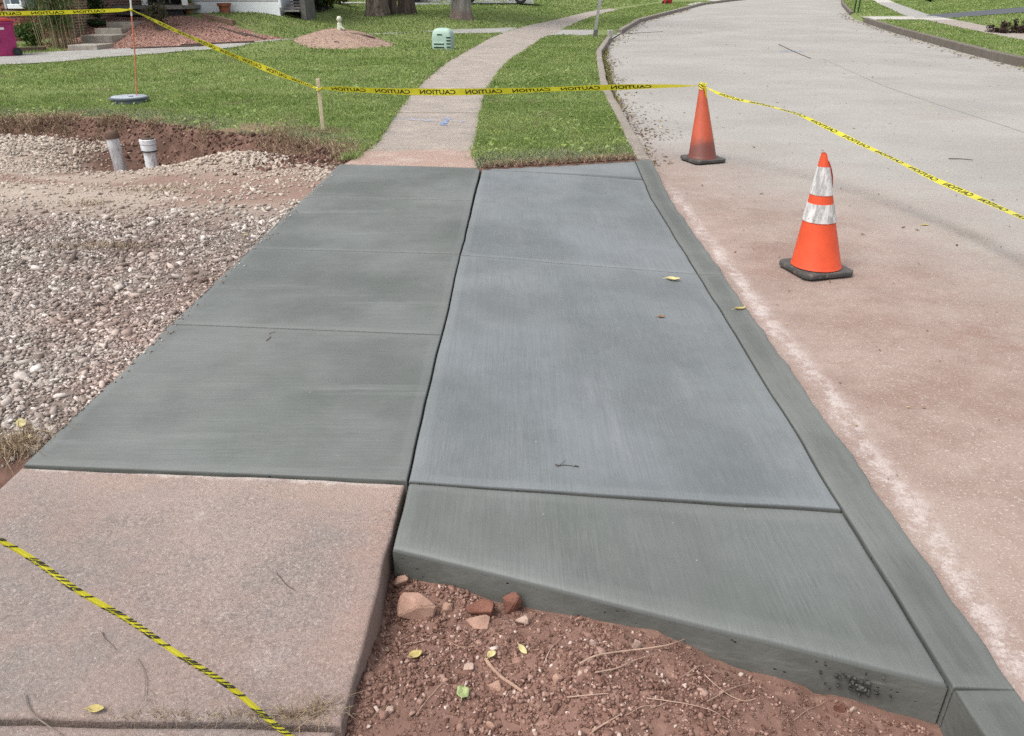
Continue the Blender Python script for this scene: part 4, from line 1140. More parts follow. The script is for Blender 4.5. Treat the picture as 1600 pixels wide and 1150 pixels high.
# ------------------------------------------------------------------ traffic cones
def mat_cone(name, col, dirt_amt, low):
    m = Mt(name, 0.5, 0.4); o = m.obj(); X, Y, Z = m.xyz(o)
    n = m.noise(o, 9, 5, 0.7)
    c = m.mix(m.step(n, 0.3, 0.75), tuple(v * 0.88 for v in col), tuple(min(1, v * 1.08) for v in col))
    sc = m.math('ADD', m.step(m.noise(m.sc(o, (10, 10, 60)), 1.0, 5, 0.8), 0.62, 0.70), m.step(m.noise(m.sc(o, (26, 26, 22)), 1.0, 6, 0.8), 0.64, 0.70))
    c = m.mix(m.math('MULTIPLY', sc, dirt_amt), c, (0.06, 0.025, 0.018))
    # black scuffing rubbed on by the next cone of the stack
    w = m.math('ADD', Z, m.math('MULTIPLY', m.noise(o, 7, 5, 0.7), 0.28))
    c = m.mix(m.math('MULTIPLY', m.step(w, low, low - 0.16), 0.75 if dirt_amt > 0.4 else 0.12), c, (0.045, 0.028, 0.026))
    return m.done(c, m.bump(n, 0.15, 0.004))
M_cone_a = mat_cone('weathered_orange', (0.38, 0.068, 0.030), 0.65, 0.44)
M_cone_b = mat_cone('bright_orange', (0.58, 0.068, 0.020), 0.45, 0.12)
M_rub = plain('cone_rubber', (0.060, 0.058, 0.055), 0.75, 0.3, 9, 0.3, 0, 0.2, (0.17, 0.13, 0.11))
M_inner = plain('cone_inside', (0.26, 0.02, 0.018), 0.7)
def mat_collar():
    m = Mt('reflective_collar', 0.45, 0.4); o = m.obj()
    c = m.mix(m.step(m.noise(m.sc(o, (22, 22, 5)), 1, 5, 0.75), 0.40, 0.62), (0.58, 0.57, 0.55), (0.29, 0.28, 0.27))
    c = m.mix(m.step(m.noise(m.sc(o, (34, 34, 16)), 1, 4, 0.8), 0.60, 0.70), c, (0.15, 0.14, 0.13))
    return m.done(c)
M_collar = mat_collar()

def cone_base(w, hgt, mat, root, rz):
    mb = MB()
    s = w / 2; k = s * 0.80; outl = [(s, -k), (s, k), (k, s), (-k, s), (-s, k), (-s, -k), (-k, -s), (k, -s)]
    mb.prism(outl, 'z', 0.012, hgt)
    b = mb.build('base', mat, root, bevel=0.010, smooth_=True)
    b.rotation_euler = (0, 0, rz)
    for sx in (-1, 1):
        for sy in (-1, 1):
            f = MB().box((sx * s * 0.72, sy * s * 0.72, 0.008), (0.05, 0.05, 0.016)).build('foot', mat, b)
    return b

b1 = G(1097.5, 252, zroad); top1 = D(1097.5, 134, b1[1])
H1 = float(top1[2] - b1[2])
c1 = empty('traffic_cone', (b1[0], b1[1], b1[2]), 'weathered orange traffic cone with a scuffed dark lower half and tape tied on its tip', 'traffic cone', 'traffic cones on the road')
cone_base(0.37, 0.045, M_rub, c1, rad(18))
lean1 = (float(top1[0] - b1[0]) / H1)
MB().lathe([(0.158, 0.045), (0.150, 0.062), (0.140, 0.075), (0.030, H1 - 0.01), (0.026, H1), (0.018, H1), (0.018, H1 - 0.05)], 32, axis=lambda z: (lean1 * z, 0)).build('cone_body', M_cone_a, c1, smooth_=True)

b2 = G(1273, 424, zroad); top2 = D(1289, 239, b2[1])
H2 = float(top2[2] - b2[2])
c2 = empty('traffic_cone', (b2[0], b2[1], b2[2]), 'bright orange traffic cone with two dirty white reflective bands and a torn tip', 'traffic cone', 'traffic cones on the road')
cone_base(0.352, 0.042, M_rub, c2, rad(14))
lx2 = float(top2[0] - b2[0])
def ax2(z):
    t = max(0, (z - 0.05) / (H2 - 0.05))
    return (lx2 * t ** 0.9, 0.0)
def r2(z):
    t = (z - 0.06) / (H2 - 0.06)
    return 0.150 * (1 - t) + 0.018 * t
MB().lathe([(0.157, 0.048), (0.154, 0.056), (r2(0.065), 0.065), (r2(0.46 * H2), 0.46 * H2)], 36, axis=ax2).build('lower_skirt', M_cone_b, c2, smooth_=True)
zA, zB, zC, zD = 0.405, 0.535, 0.600, 0.715
zs = [v * H2 for v in (0.452, 0.60, 0.672, 0.895)]
MB().lathe([(r2(zs[0]) + 0.004, zs[0]), (r2(zs[1]) + 0.004, zs[1])], 36, axis=ax2).build('reflective_collar', M_collar, c2, smooth_=True)
MB().lathe([(r2(zs[1] - .01) + 0.001, zs[1] - .01), (r2(zs[2] + .01) + 0.001, zs[2] + .01)], 36, axis=ax2).build('middle_band', M_cone_b, c2, smooth_=True)
# upper collar and tip are slit down the right side: the wall gapes open there
def slit_lathe(z0, z1, extra, gap0, gap1, nz=6, n=30, dir_=rad(-10), flare=0.0):
    V = []; F = []
    for i in range(nz):
        t = i / (nz - 1); z = z0 + (z1 - z0) * t; dx, dy = ax2(z); g = gap0 + (gap1 - gap0) * t
        for k in range(n):
            u = k / (n - 1); a = dir_ + g / 2 + (2 * math.pi - g) * u
            e = flare * t * (max(0, 1 - u * 5) + max(0, 1 - (1 - u) * 5)) * 0.5
            r = r2(z) + extra + e
            V.append((dx + r * math.cos(a), dy + r * math.sin(a), z))
    for i in range(nz - 1):
        for k in range(n - 1): F.append((i * n + k, i * n + k + 1, (i + 1) * n + k + 1, (i + 1) * n + k))
    return V, F
V, F = slit_lathe(zs[2], zs[3], 0.004, 0.02, 1.2, flare=0.004)
obj('reflective_collar', np_mesh('reflective_collar', V, F, M_collar, None, True), c2)
V, F = slit_lathe(zs[3], H2, 0.002, 1.2, 2.2, 5, flare=0.0)
obj('tip', np_mesh('tip', V, F, M_cone_b, None, True), c2)
V, F = slit_lathe(zs[2], H2 - 0.04, -0.004, 0.0, 0.2)
obj('inner_wall', np_mesh('inner_wall', V, F, M_inner, None, True), c2)
# torn flap folded out to the right
fl = []
for t, o_ in [(0.0, 0.002), (0.25, 0.009), (0.5, 0.014), (0.75, 0.012), (1.0, 0.003)]:
    z = zs[2] + 0.03 + (H2 - 0.045 - zs[2] - 0.03) * t; dx, dy = ax2(z); r = r2(z)
    fl.append([(dx + r * 0.80, -r * 0.62, z), (dx + r * 0.95 + o_, -r * 0.42, z - 0.004), (dx + r * 0.9 + o_ * 0.9, 0.01, z)])
V = [p for row in fl for p in row]; F = [(i * 3 + j, i * 3 + j + 1, i * 3 + 3 + j + 1, i * 3 + 3 + j) for i in range(4) for j in range(2)]
f_ = obj('torn_flap', np_mesh('torn_flap', V, F, M_inner, None, False), c2)
md = f_.modifiers.new('thick', 'SOLIDIFY'); md.thickness = 0.004

# ------------------------------------------------------------------ caution tape
def mat_tape():
    m = Mt('tape_yellow', 0.35, 0.45)
    c = m.ramp(m.noise(m.pos(), 14, 3), [(0.3, (0.58, 0.53, 0.018)), (0.7, (0.68, 0.63, 0.050))])
    m.put(m.b.inputs['Base Color'], c)
    tr = m.nd('ShaderNodeBsdfTranslucent'); m.put(tr.inputs[0], c)
    mx = m.nd('ShaderNodeMixShader'); mx.inputs[0].default_value = 0.35
    m.t.links.new(m.b.outputs[0], mx.inputs[1]); m.t.links.new(tr.outputs[0], mx.inputs[2])
    m.t.links.new(mx.outputs[0], m.t.nodes['Material Output'].inputs['Surface'])
    return m.m
M_tape = mat_tape()
M_ink = plain('tape_ink', (0.022, 0.022, 0.016), 0.5, 0.2)

def word_mesh(text):
    cu = bpy.data.curves.new('lettering', 'FONT'); cu.body = text; cu.size = 1.0; cu.resolution_u = 3; cu.offset = 0.022
    o = bpy.data.objects.new('lettering', cu); COL.objects.link(o)
    dg = bpy.context.evaluated_depsgraph_get(); me = bpy.data.meshes.new_from_object(o.evaluated_get(dg))
    bpy.data.objects.remove(o); bpy.data.curves.remove(cu)
    bm = bmesh.new(); bm.from_mesh(me)
    xs = [v.co.x for v in bm.verts]; ys = [v.co.y for v in bm.verts]
    x0, x1, y0, y1 = min(xs), max(xs), min(ys), max(ys)
    for v in bm.verts: v.co = Vector(((v.co.x - x0) / (x1 - x0), (v.co.y - y0) / (y1 - y0) - 0.5, 0))
    for k in range(1, 24):
        bmesh.ops.bisect_plane(bm, geom=bm.verts[:] + bm.edges[:] + bm.faces[:], plane_co=(k / 24, 0, 0), plane_no=(1, 0, 0))
    for yy_ in (-0.22, 0.0, 0.22):
        bmesh.ops.bisect_plane(bm, geom=bm.verts[:] + bm.edges[:] + bm.faces[:], plane_co=(0, yy_, 0), plane_no=(0, 1, 0))
    bmesh.ops.triangulate(bm, faces=bm.faces[:])
    V = np.array([v.co[:] for v in bm.verts]); F = np.array([[v.index for v in f.verts] for f in bm.faces]); bm.free()
    bpy.data.meshes.remove(me)
    return V, F
WORD = word_mesh('CAUTION')

def tape(pts, frame, width, word, gap, label, group='lengths of caution tape', mirror=True, start=0.0, letter=0.66, nacross=5, clip=None, skew=0.0):
    """pts: 3-D path; frame(s in 0..1, v in -0.5..0.5) -> (across vector part, offset normal part) in units of width; prints the word along it, seen from behind"""
    P = np.array(pts, float)
    # smooth path
    seg = np.linalg.norm(np.diff(P, axis=0), axis=1); S = np.concatenate([[0], np.cumsum(seg)]); Ltot = S[-1]
    n = max(40, int(Ltot / 0.03))
    s = np.linspace(0, Ltot, n)
    Q = np.stack([np.interp(s, S, P[:, k]) for k in range(3)], 1)
    for _ in range(6): Q[1:-1] = Q[1:-1] * 0.5 + (Q[:-2] + Q[2:]) * 0.25
    def at(sv, vv):
        q = np.stack([np.interp(sv, s, Q[:, k]) for k in range(3)], 1)
        e = 0.02
        q1 = np.stack([np.interp(np.clip(sv + e, 0, Ltot), s, Q[:, k]) for k in range(3)], 1); q0 = np.stack([np.interp(np.clip(sv - e, 0, Ltot), s, Q[:, k]) for k in range(3)], 1)
        T = q1 - q0; T /= np.linalg.norm(T, axis=1)[:, None] + 1e-9
        up = np.array([0, 0, 1.0]) - T * T[:, 2:3]; up /= np.linalg.norm(up, axis=1)[:, None]
        nm = np.cross(T, up)                         # towards the camera side for a path running left to right
        a, b = frame(sv / Ltot, vv)
        return q + (up * a[:, None] + nm * b[:, None]) * width, nm
    vs = np.linspace(-0.5, 0.5, nacross)
    sv, vv = np.meshgrid(s, vs, indexing='ij')
    V, nm_ = at(sv.ravel(), vv.ravel())
    V = V + nm_ * (0.004 * (fbm(sv.ravel() * 9, vv.ravel() * 3, 12, 3) - 0.5))[:, None]
    i = np.arange((n - 1) * (nacross - 1)); r = i // (nacross - 1); c = i % (nacross - 1); a = r * nacross + c
    F = np.stack([a, a + 1, a + nacross + 1, a + nacross], 1)
    o = obj('caution_tape', np_mesh('caution_tape', V, F, M_tape, None, True))
    tag(o, label, 'caution tape', group)
    p = start
    while p + word < Ltot:
        w, wf_ = WORD[0], WORD[1]
        if clip:
            wf_ = wf_[(np.abs(w[wf_][:, :, 1]).max(1) < clip)]
        sx = p + (1 - w[:, 0] if mirror else w[:, 0]) * word + skew * w[:, 1]
        v1, _ = at(sx, w[:, 1] * letter)
        # lay the print just proud of both faces
        e1, _ = at(sx, w[:, 1] * letter + 0.02); e2, _ = at(np.clip(sx + 0.004, 0, Ltot), w[:, 1] * letter)
        nn = np.cross(e1 - v1, e2 - v1); nn /= np.linalg.norm(nn, axis=1)[:, None] + 1e-12
        obj('lettering', np_mesh('lettering', np.concatenate([v1 + nn * 0.0012, v1 - nn * 0.0012]), np.concatenate([wf_, wf_ + len(w)]), M_ink), o)
        p += word + gap
    return o

def between(p, q, sag, n=24, bow=0.0):
    t = np.linspace(0, 1, n)[:, None]; p = np.asarray(p, float); q = np.asarray(q, float)
    r = p * (1 - t) + q * t; r[:, 2] -= (4 * sag * t * (1 - t))[:, 0]
    return r
def flat_frame(tilt0, tilt1=None, pinch0=0.0, pinch1=0.0, wave=0.0):
    """upright ribbon leaning by tilt radians, pinched at its tied ends"""
    def f(s, v):
        t = tilt0 + ((tilt1 if tilt1 is not None else tilt0) - tilt0) * s + wave * np.sin(s * 23.0)
        k = np.ones_like(s)
        if pinch0: k = k * np.clip(0.25 + s / pinch0, 0, 1)
        if pinch1: k = k * np.clip(0.25 + (1 - s) / pinch1, 0, 1)
        return v * k * np.cos(t), v * k * np.sin(t)
    return f

stake_b = G(505, 206, ground_z); stake_t = D(496.5, 123, stake_b[1] - 0.02)
lid_p = G(203, 160, ground_z)
pole_b = np.array(D(213.5, 149, lid_p[1] + 0.10)); pole_m = D(205, 15, lid_p[1] + 0.10); pole_t = pole_b + (pole_m - pole_b) * 1.25
tie_s = D(498.5, 139, stake_b[1] - 0.03); tie_c = np.array([top1[0], top1[1], top1[2]]) - np.array([0, 0, 0.005])

tape(between(D(-260, 21, 10.6), pole_m, 0.03), flat_frame(0.25, 0.7, 0, 0.06), 0.062, 0.40, 0.115, 'yellow caution tape stretched from the left picture edge to the orange rod', start=0.1)
tape(between(pole_m, tie_s, 0.035), flat_frame(0.7, 0.15, 0.12, 0.25, 0.15), 0.074, 0.40, 0.105, 'yellow caution tape slanting down from the orange rod to the wooden stake', start=0.22)
pt = [D(a, b, tie_s[1] + (tie_c[1] - tie_s[1]) * (a - 500) / 597) for a, b in [(503, 137.5), (520, 138.5), (560, 140.5), (620, 143), (690, 144), (760, 143), (830, 141), (900, 138), (970, 136), (1040, 134.5), (1090, 134)]]
def fr2(s, v):
    t = 0.42 + 0.5 * smooth(0.52, 0.72, s) + 0.25 * np.sin(s * 14)
    k = np.clip(0.2 + s / 0.07, 0, 1) * np.clip(0.3 + (1 - s) / 0.06, 0, 1)
    return v * k * np.cos(t), v * k * np.sin(t)
tape(pt, fr2, 0.076, 0.42, 0.115, 'yellow caution tape running level from the wooden stake across the walk to the weathered cone', start=0.12)
pix = [(1103, 136), (1120, 145), (1150, 155), (1200, 165), (1250, 179), (1300, 203), (1345, 225), (1400, 250), (1460, 280), (1520, 306), (1600, 341), (1680, 375), (1760, 405)]
dep = np.interp([p[0] for p in pix], [1100, 1760], [float(tie_c[1]), 3.6])
pt = [D(a, b, d) for (a, b), d in zip(pix, dep)]
tape(pt, flat_frame(-1.47, -1.42, 0.05, 0, 0.12), 0.060, 0.30, 0.09, 'yellow caution tape twisting from the weathered cone over the road to the right edge', start=0.2, letter=0.75)
pix = [(-90, 782), (-40, 818), (0, 846), (60, 879), (130, 925), (200, 971), (270, 1012), (330, 1052), (400, 1107), (470, 1160), (560, 1232), (640, 1300)]
dep = np.interp([p[0] for p in pix], [0, 470], [1.32, 1.16])
pt = [D(a, b, d) for (a, b), d in zip(pix, dep)]
def fr5(s, v):
    # folded along its middle: narrow roof facing up, flank facing the viewer
    f = np.abs(v) * 2
    t = 0.2 * np.sin(s * 19)
    up = np.where(v > 0, 0.06 * (1 - v * 2) + 0.10, 0.16 + v * 0.42)
    nm = np.where(v > 0, 0.16 - 0.42 * v * 1.0, 0.16 + 0.08 * v)
    return up * np.cos(t) , nm + 0.06 * np.sin(s * 31)
tape(pt, fr5, 0.052, 0.150, 0.045, 'folded yellow and black caution tape crossing low in front over the worn slab', start=0.02, letter=2.2, nacross=7, clip=0.225, skew=0.055)

# tape knots belong to the tape lengths; the loop over the cone tip
def knot(center, parent, r, hgt, n=18):
    mb = MB()
    for k in range(3):
        a0 = k * 0.8
        pts = [(center[0] + (r + 0.003 * k) * math.cos(a0 + t * 6.28 / n), center[1] + (r + 0.003 * k) * math.sin(a0 + t * 6.28 / n), center[2] + 0.012 * math.sin(t * 0.9 + k) + hgt * (k - 1)) for t in range(n + 1)]
        mb.tube(pts, 0.007, 5)
    return mb
tp = [o for o in COL.objects if o.name.startswith('caution_tape')]
kn = knot(tie_c, None, 0.030, 0.018)
kn.tube([tie_c + np.array([0.02, -0.03, 0.0]), tie_c + np.array([0.035, -0.035, -0.05]), tie_c + np.array([0.045, -0.04, -0.11])], [0.012, 0.010, 0.004], 6)
kn.box(tie_c + np.array([0, 0, 0.018]), (0.05, 0.05, 0.03), (0.2, 0.3, 0.4), 0.006)
kn.build('knot', M_tape, tp[3], smooth_=True)
kn = knot(tie_s, None, 0.028, 0.008); kn.build('knot', M_tape, tp[2], smooth_=True)
kn = knot(pole_m, None, 0.014, 0.006); kn.build('knot', M_tape, tp[1], smooth_=True)

# ------------------------------------------------------------------ stake, marker rod, lid and pipes on the left
M_wood = plain('pale_stake_wood', (0.56, 0.47, 0.33), 0.8, 0.18, 14, 0.2, 0, 0.2)
d_ = (stake_t - stake_b); ln = float(np.linalg.norm(d_))
st = MB()
st.box((0, 0, ln / 2 - 0.03), (0.040, 0.022, ln + 0.06), bevel=0.002)
so = st.build('wooden_stake', M_wood, None, stake_b)
so.rotation_euler = Vector(d_).to_track_quat('Z', 'Y').to_euler()
so.rotation_euler = (so.rotation_euler[0], so.rotation_euler[1], so.rotation_euler[2] + 0.0)
tag(so, 'pale wooden stake driven in beside the dug edge of the lawn', 'stake')

M_rod = plain('orange_rod', (0.55, 0.17, 0.10), 0.5)
M_rodw = plain('white_rod', (0.62, 0.60, 0.58), 0.5)
M_plas = plain('grey_lid_plastic', (0.085, 0.10, 0.115), 0.6, 0.25, 8, 0.4)
M_plast = plain('grey_lid_top', (0.29, 0.32, 0.35), 0.55, 0.15, 8, 0.4)
lid = empty('utility_pit', (lid_p[0], lid_p[1], gz(lid_p[0], lid_p[1])), 'round dark grey pit ring with a paler lid in the lawn', 'pit cover')
MB().lathe([(0.265, -0.05), (0.250, 0.055), (0.272, 0.058), (0.272, 0.076), (0.262, 0.082), (0.244, 0.082)], 40).build('ring', M_plas, lid, smooth_=True)
MB().lathe([(0.242, 0.060), (0.242, 0.086), (0.235, 0.090), (0.06, 0.093), (0.055, 0.098), (0.0001, 0.098)], 40).build('lid', M_plast, lid, smooth_=True)
MB().box((0.08, -0.10, 0.096), (0.06, 0.02, 0.008)).build('handle', M_plas, lid)
pole = empty('marker_rod', pole_b, 'thin orange marker rod with a white upper end rising by the pit ring', 'marker rod')
q = lambda p: np.asarray(p) - pole_b
pm = pole_b + (pole_m - pole_b) * 0.93
MB().tube([q(pole_b - np.array([0, 0, 0.1])), q(pole_b), q((pole_b + pm) / 2 + np.array([0.012, 0, 0])), q(pm)], 0.0095, 8).build('lower_rod', M_rod, pole, smooth_=True)
MB().tube([q(pm), q(pole_t)], 0.013, 8).build('upper_rod', M_rodw, pole, smooth_=True)

def mat_pipe():
    m = Mt('white_pipe', 0.5, 0.4); o = m.obj()
    c = m.mix(m.step(m.noise(m.sc(o, (16, 16, 5)), 1, 5, 0.7), 0.45, 0.66), (0.60, 0.61, 0.63), (0.32, 0.315, 0.31))
    c = m.mix(m.step(m.noise(o, 13, 5, 0.75), 0.57, 0.68), c, (0.20, 0.13, 0.10))
    return m.done(c)
M_pipe = mat_pipe()
M_rust = plain('rusty_cap', (0.095, 0.060, 0.045), 0.85, 0.35, 18, 0.2, 0, 0.3)
M_band = plain('black_band', (0.03, 0.03, 0.03), 0.6)
def lean_root(o, b, t):
    o.rotation_euler = Vector(t - b).to_track_quat('Z', 'Y').to_euler()
yP = 9.28
pb = D(190, 270, yP); ptp = D(175, 214, yP)
vp = empty('vent_pipe', pb, 'grimy white pipe with a rusty mushroom cap standing in the dug hole', 'pipe', 'white pipes in the hole')
lv = float(np.linalg.norm(ptp - pb)); lean_root(vp, pb, ptp)
MB().lathe([(0.068, -0.25), (0.068, lv * 0.62), (0.071, lv * 0.63), (0.071, lv)], 24).build('pipe', M_pipe, vp, smooth_=True)
MB().lathe([(0.083, lv - 0.015), (0.083, lv + 0.02), (0.074, lv + 0.05), (0.045, lv + 0.075), (0.0001, lv + 0.083)], 24).build('mushroom_cap', M_rust, vp, smooth_=True)
MB().tube([(0.0, -0.072, lv - 0.02), (0.0, -0.08, lv - 0.02)], 0.012, 8).build('bolt', M_pipe, vp)
pb = D(239, 268, yP); ptp = D(230, 217, yP)
cp = empty('cleanout_pipe', pb, 'grimy white pipe with a thick collar and rusty flat plug in the dug hole', 'pipe', 'white pipes in the hole')
lv = float(np.linalg.norm(ptp - pb)); lean_root(cp, pb, ptp)
MB().lathe([(0.070, -0.25), (0.070, lv * 0.66)], 24).build('pipe', M_pipe, cp, smooth_=True)
MB().lathe([(0.074, lv * 0.60), (0.088, lv * 0.64), (0.088, lv * 0.80), (0.082, lv * 0.81), (0.082, lv * 0.84), (0.092, lv * 0.85), (0.092, lv * 0.985), (0.086, lv)], 24).build('collar', M_pipe, cp, smooth_=True)
MB().lathe([(0.0895, lv * 0.625), (0.0915, lv * 0.63), (0.0915, lv * 0.66), (0.0895, lv * 0.665)], 24).build('rubber_band', M_band, cp, smooth_=True)
MB().lathe([(0.080, lv * 0.98), (0.078, lv + 0.015), (0.035, lv + 0.018), (0.032, lv + 0.04), (0.0001, lv + 0.04)], 24).build('plug', M_rust, cp, smooth_=True)

# ------------------------------------------------------------------ rocks, sticks, roots and leaves in the pit
M_rock = plain('red_sandstone', (0.33, 0.205, 0.155), 0.9, 0.22, 16, 0.15, 0, 0.5, (0.25, 0.14, 0.105))
M_rockp = plain('pale_sandstone', (0.40, 0.29, 0.235), 0.9, 0.2, 20, 0.15, 0, 0.5)
M_rockd = plain('dark_red_clod', (0.17, 0.080, 0.058), 0.95, 0.3, 20, 0.1, 0, 0.8)
def rock(px, py, wpx, hpx, label, mat=None, seed=0, rot=None, zoff=0.0, name='rock', cat='rock'):
    p = G(px, py + hpx * 0.30, ground_z)
    dep = p[1] * CT + (CAM_H - p[2]) * ST
    w = wpx / FPX * dep; hh = hpx / FPX * dep
    rn = random.Random(seed); bm = bmesh.new()
    for _ in range(15):
        v = Vector((rn.gauss(0, 1), rn.gauss(0, 1), rn.gauss(0, 1))).normalized()
        v = Vector([max(-0.78, min(0.78, c)) * rn.uniform(0.92, 1.08) for c in v])
        bm.verts.new((v.x * w / 1.5, v.y * w / 2.2, v.z * hh / 1.5))
    r = bmesh.ops.convex_hull(bm, input=bm.verts[:])
    bmesh.ops.delete(bm, geom=[v for v in bm.verts if not v.link_faces], context='VERTS')
    bmesh.ops.bevel(bm, geom=bm.edges[:], offset=min(w, hh) * 0.05, segments=1, affect='EDGES')
    me = bpy.data.meshes.new(name); bm.to_mesh(me); bm.free(); me.materials.append(mat or M_rock)
    o = obj(name, me, None, (p[0], p[1], p[2] + hh * 0.22 + zoff), rot or (0, 0, rn.uniform(-0.4, 0.4)))
    return tag(o, label, cat, 'rocks in the red soil')
rock(656, 943, 62, 44, 'largest blocky red rock near the inner corner of the slab end', M_rock, 3, (0.1, 0.25, 0.1))
rock(626, 908, 22, 28, 'tall red rock wedged in the corner between worn slab and new concrete', M_rock, 4, (0.3, 0.3, 0.4))
rock(632, 928, 20, 20, 'dark lump of red soil squeezed behind the largest rock', M_rockd, 5)
rock(751, 949, 44, 28, 'rounded brown red rock lying against the concrete end', M_rockd, 8, (0.1, -0.25, 0.1))
rock(748, 971, 36, 18, 'flat wedge shaped red rock in front of the rounded brown one', M_rock, 9, (0, -0.1, 0))
rock(699, 949, 18, 19, 'small pointed rock right of the largest rock', M_rock, 10)
rock(798, 940, 32, 46, 'dark red clod standing upright against the concrete end', M_rockd, 11, (0.2, 0.15, 0.3))
rock(814, 968, 24, 20, 'pale pinkish rock at the foot of the upright clod', M_rockp, 12)
rock(994, 1005, 15, 32, 'narrow pale rock standing on its end by the slab', M_rockp, 13, (0.1, 0.1, 0.4))
rock(732, 1042, 18, 11, 'small pale flake shaped rock left of the bare stick', M_rockp, 14)
rock(775, 1070, 24, 18, 'half buried flat red rock beside the bare stick', M_rock, 15)
rock(871, 1058, 16, 20, 'brownish rock by itself right of the bare stick', M_rock, 16)
rock(769, 1130, 18, 15, 'rounded red rock near the bottom edge of the picture', M_rock, 17)
rock(608, 1107, 14, 13, 'smooth reddish pebble close to the worn slab edge', M_rockp, 18)
rock(926, 1003, 12, 13, 'white edged pebble among the crumbs below the concrete end', M_rockp, 19)
rock(1310, 1104, 16, 20, 'reddish clod under the honeycombed patch of concrete', M_rockd, 20)
rock(1332, 1108, 14, 12, 'pale pebble under the honeycombed patch of concrete', M_rockp, 21)

def wood_piece(name, pix, r0, r1, zf, mat, label, cat, group=None, lift=0.004, n=7, wig=0.0):
    P = [G(a, b, zf) for a, b in pix]
    k = len(P); pts = []
    for i in range(k - 1):
        for t in np.linspace(0, 1, 5)[:-1 if i < k - 2 else None]:
            q = P[i] * (1 - t) + P[i + 1] * t
            q = np.array([q[0], q[1], float(zf(q[0], q[1])) + lift + r0])
            pts.append(q)
    for _ in range(2):
        for i in range(1, len(pts) - 1): pts[i] = (pts[i - 1] + pts[i] * 2 + pts[i + 1]) / 4
    rr = np.linspace(r0, r1, len(pts))
    o0 = pts[0]
    o = MB().tube([q - o0 for q in pts], list(rr), n).build(name, mat, None, o0, smooth_=True)
    return tag(o, label, cat, group)
M_stick = plain('bare_stick', (0.30, 0.195, 0.145), 0.9, 0.25, 30, 0.15, 0, 0.4)
M_root = plain('pale_root', (0.36, 0.245, 0.185), 0.9, 0.25, 30)
M_twig = plain('dark_twig', (0.055, 0.042, 0.034), 0.9, 0.3, 30)
M_twiggrey = plain('grey_twig', (0.17, 0.135, 0.115), 0.9, 0.3, 30)
wood_piece('stick', [(759, 1033), (775, 1054), (795, 1070), (817, 1085)], 0.0052, 0.0040, ground_z, M_stick, 'straight bare stick lying on the red soil', 'stick', None, 0.004)
RT = 'roots in the red soil'
wood_piece('root', [(905, 1046), (950, 1030), (1000, 1022), (1050, 1018), (1112, 1005)], 0.0028, 0.0012, ground_z, M_root, 'long pale root reaching up to the concrete end', 'root', RT, 0.018)
wood_piece('root', [(930, 1056), (965, 1050), (990, 1036), (1010, 1030)], 0.0022, 0.0010, ground_z, M_root, 'short pale root forking under the long pale root', 'root', RT, 0.010)
wood_piece('root', [(849, 1044), (858, 1020), (875, 1003)], 0.0014, 0.0008, ground_z, M_root, 'thin upright root left of the long pale root', 'root', RT, 0.008)
wood_piece('root', [(886, 1092), (920, 1089), (950, 1086)], 0.0020, 0.0012, ground_z, M_root, 'short straight root on smooth soil', 'root', RT, 0.004)
wood_piece('root', [(925, 1147), (945, 1134), (968, 1120)], 0.0024, 0.0012, ground_z, M_root, 'thin root at the bottom edge of the picture', 'root', RT, 0.005)
wood_piece('root', [(632, 1009), (652, 1006), (670, 1000)], 0.0013, 0.0008, ground_z, M_root, 'small curved root below the largest rock', 'root', RT, 0.004)
wood_piece('root', [(650, 1120), (670, 1094), (690, 1070), (712, 1058)], 0.0010, 0.0006, ground_z, M_root, 'hair thin root slanting over the crumbs near the worn slab', 'root', RT, 0.006)
wood_piece('root', [(1100, 1058), (1130, 1085), (1160, 1100), (1180, 1095)], 0.0014, 0.0008, ground_z, M_root, 'thin looping root below the middle of the concrete end', 'root', RT, 0.008)
wood_piece('root', [(1010, 1095), (1060, 1102), (1110, 1112), (1140, 1130)], 0.0016, 0.0008, ground_z, M_root, 'long thin root curving over the smooth soil mound', 'root', RT, 0.008)
wood_piece('root', [(1105, 1100), (1140, 1080), (1175, 1070)], 0.0014, 0.0007, ground_z, M_root, 'thin root crossing the looping root', 'root', RT, 0.010)
wood_piece('root', [(1240, 1128), (1262, 1110), (1290, 1098)], 0.0010, 0.0005, ground_z, M_root, 'fine root rising towards the honeycombed patch', 'root', RT, 0.006)
wood_piece('root', [(980, 1120), (1005, 1105), (1030, 1108), (1048, 1098)], 0.0009, 0.0005, ground_z, M_root, 'fine wavy root below the end of the long pale root', 'root', RT, 0.006)
wood_piece('root', [(700, 1005), (722, 1016), (748, 1012)], 0.0008, 0.0005, ground_z, M_root, 'fine root between the flat wedge rock and the small flake', 'root', RT, 0.006)
wood_piece('root', [(1066, 1060), (1085, 1045), (1106, 1042)], 0.0010, 0.0005, ground_z, M_root, 'fine root just under the tip of the long pale root', 'root', RT, 0.006)
zs_ = lambda x, y: 0.0
wood_piece('twig', [(157, 988), (163, 1000), (171, 1007), (180, 1015)], 0.0026, 0.0012, zs_, M_twiggrey, 'short curved grey twig on the worn slab left of the folded tape', 'twig', None, 0.001)
wood_piece('twig', [(213, 1028), (224, 1045), (228, 1062), (226, 1095)], 0.0012, 0.0010, zs_, M_twiggrey, 'long bent grey twig on the worn slab below the folded tape', 'twig', None, 0.001)
wood_piece('twig', [(433, 897), (440, 905), (447, 915), (461, 923)], 0.0011, 0.0007, zs_, M_twig, 'thin dark twig on the worn slab near its right side', 'twig', None, 0.001)
wood_piece('twig', [(38, 1085), (44, 1108), (60, 1125), (95, 1148)], 0.0020, 0.0012, zs_, M_twiggrey, 'grey twig lying across the slab joint at the lower left', 'twig', None, 0.001)
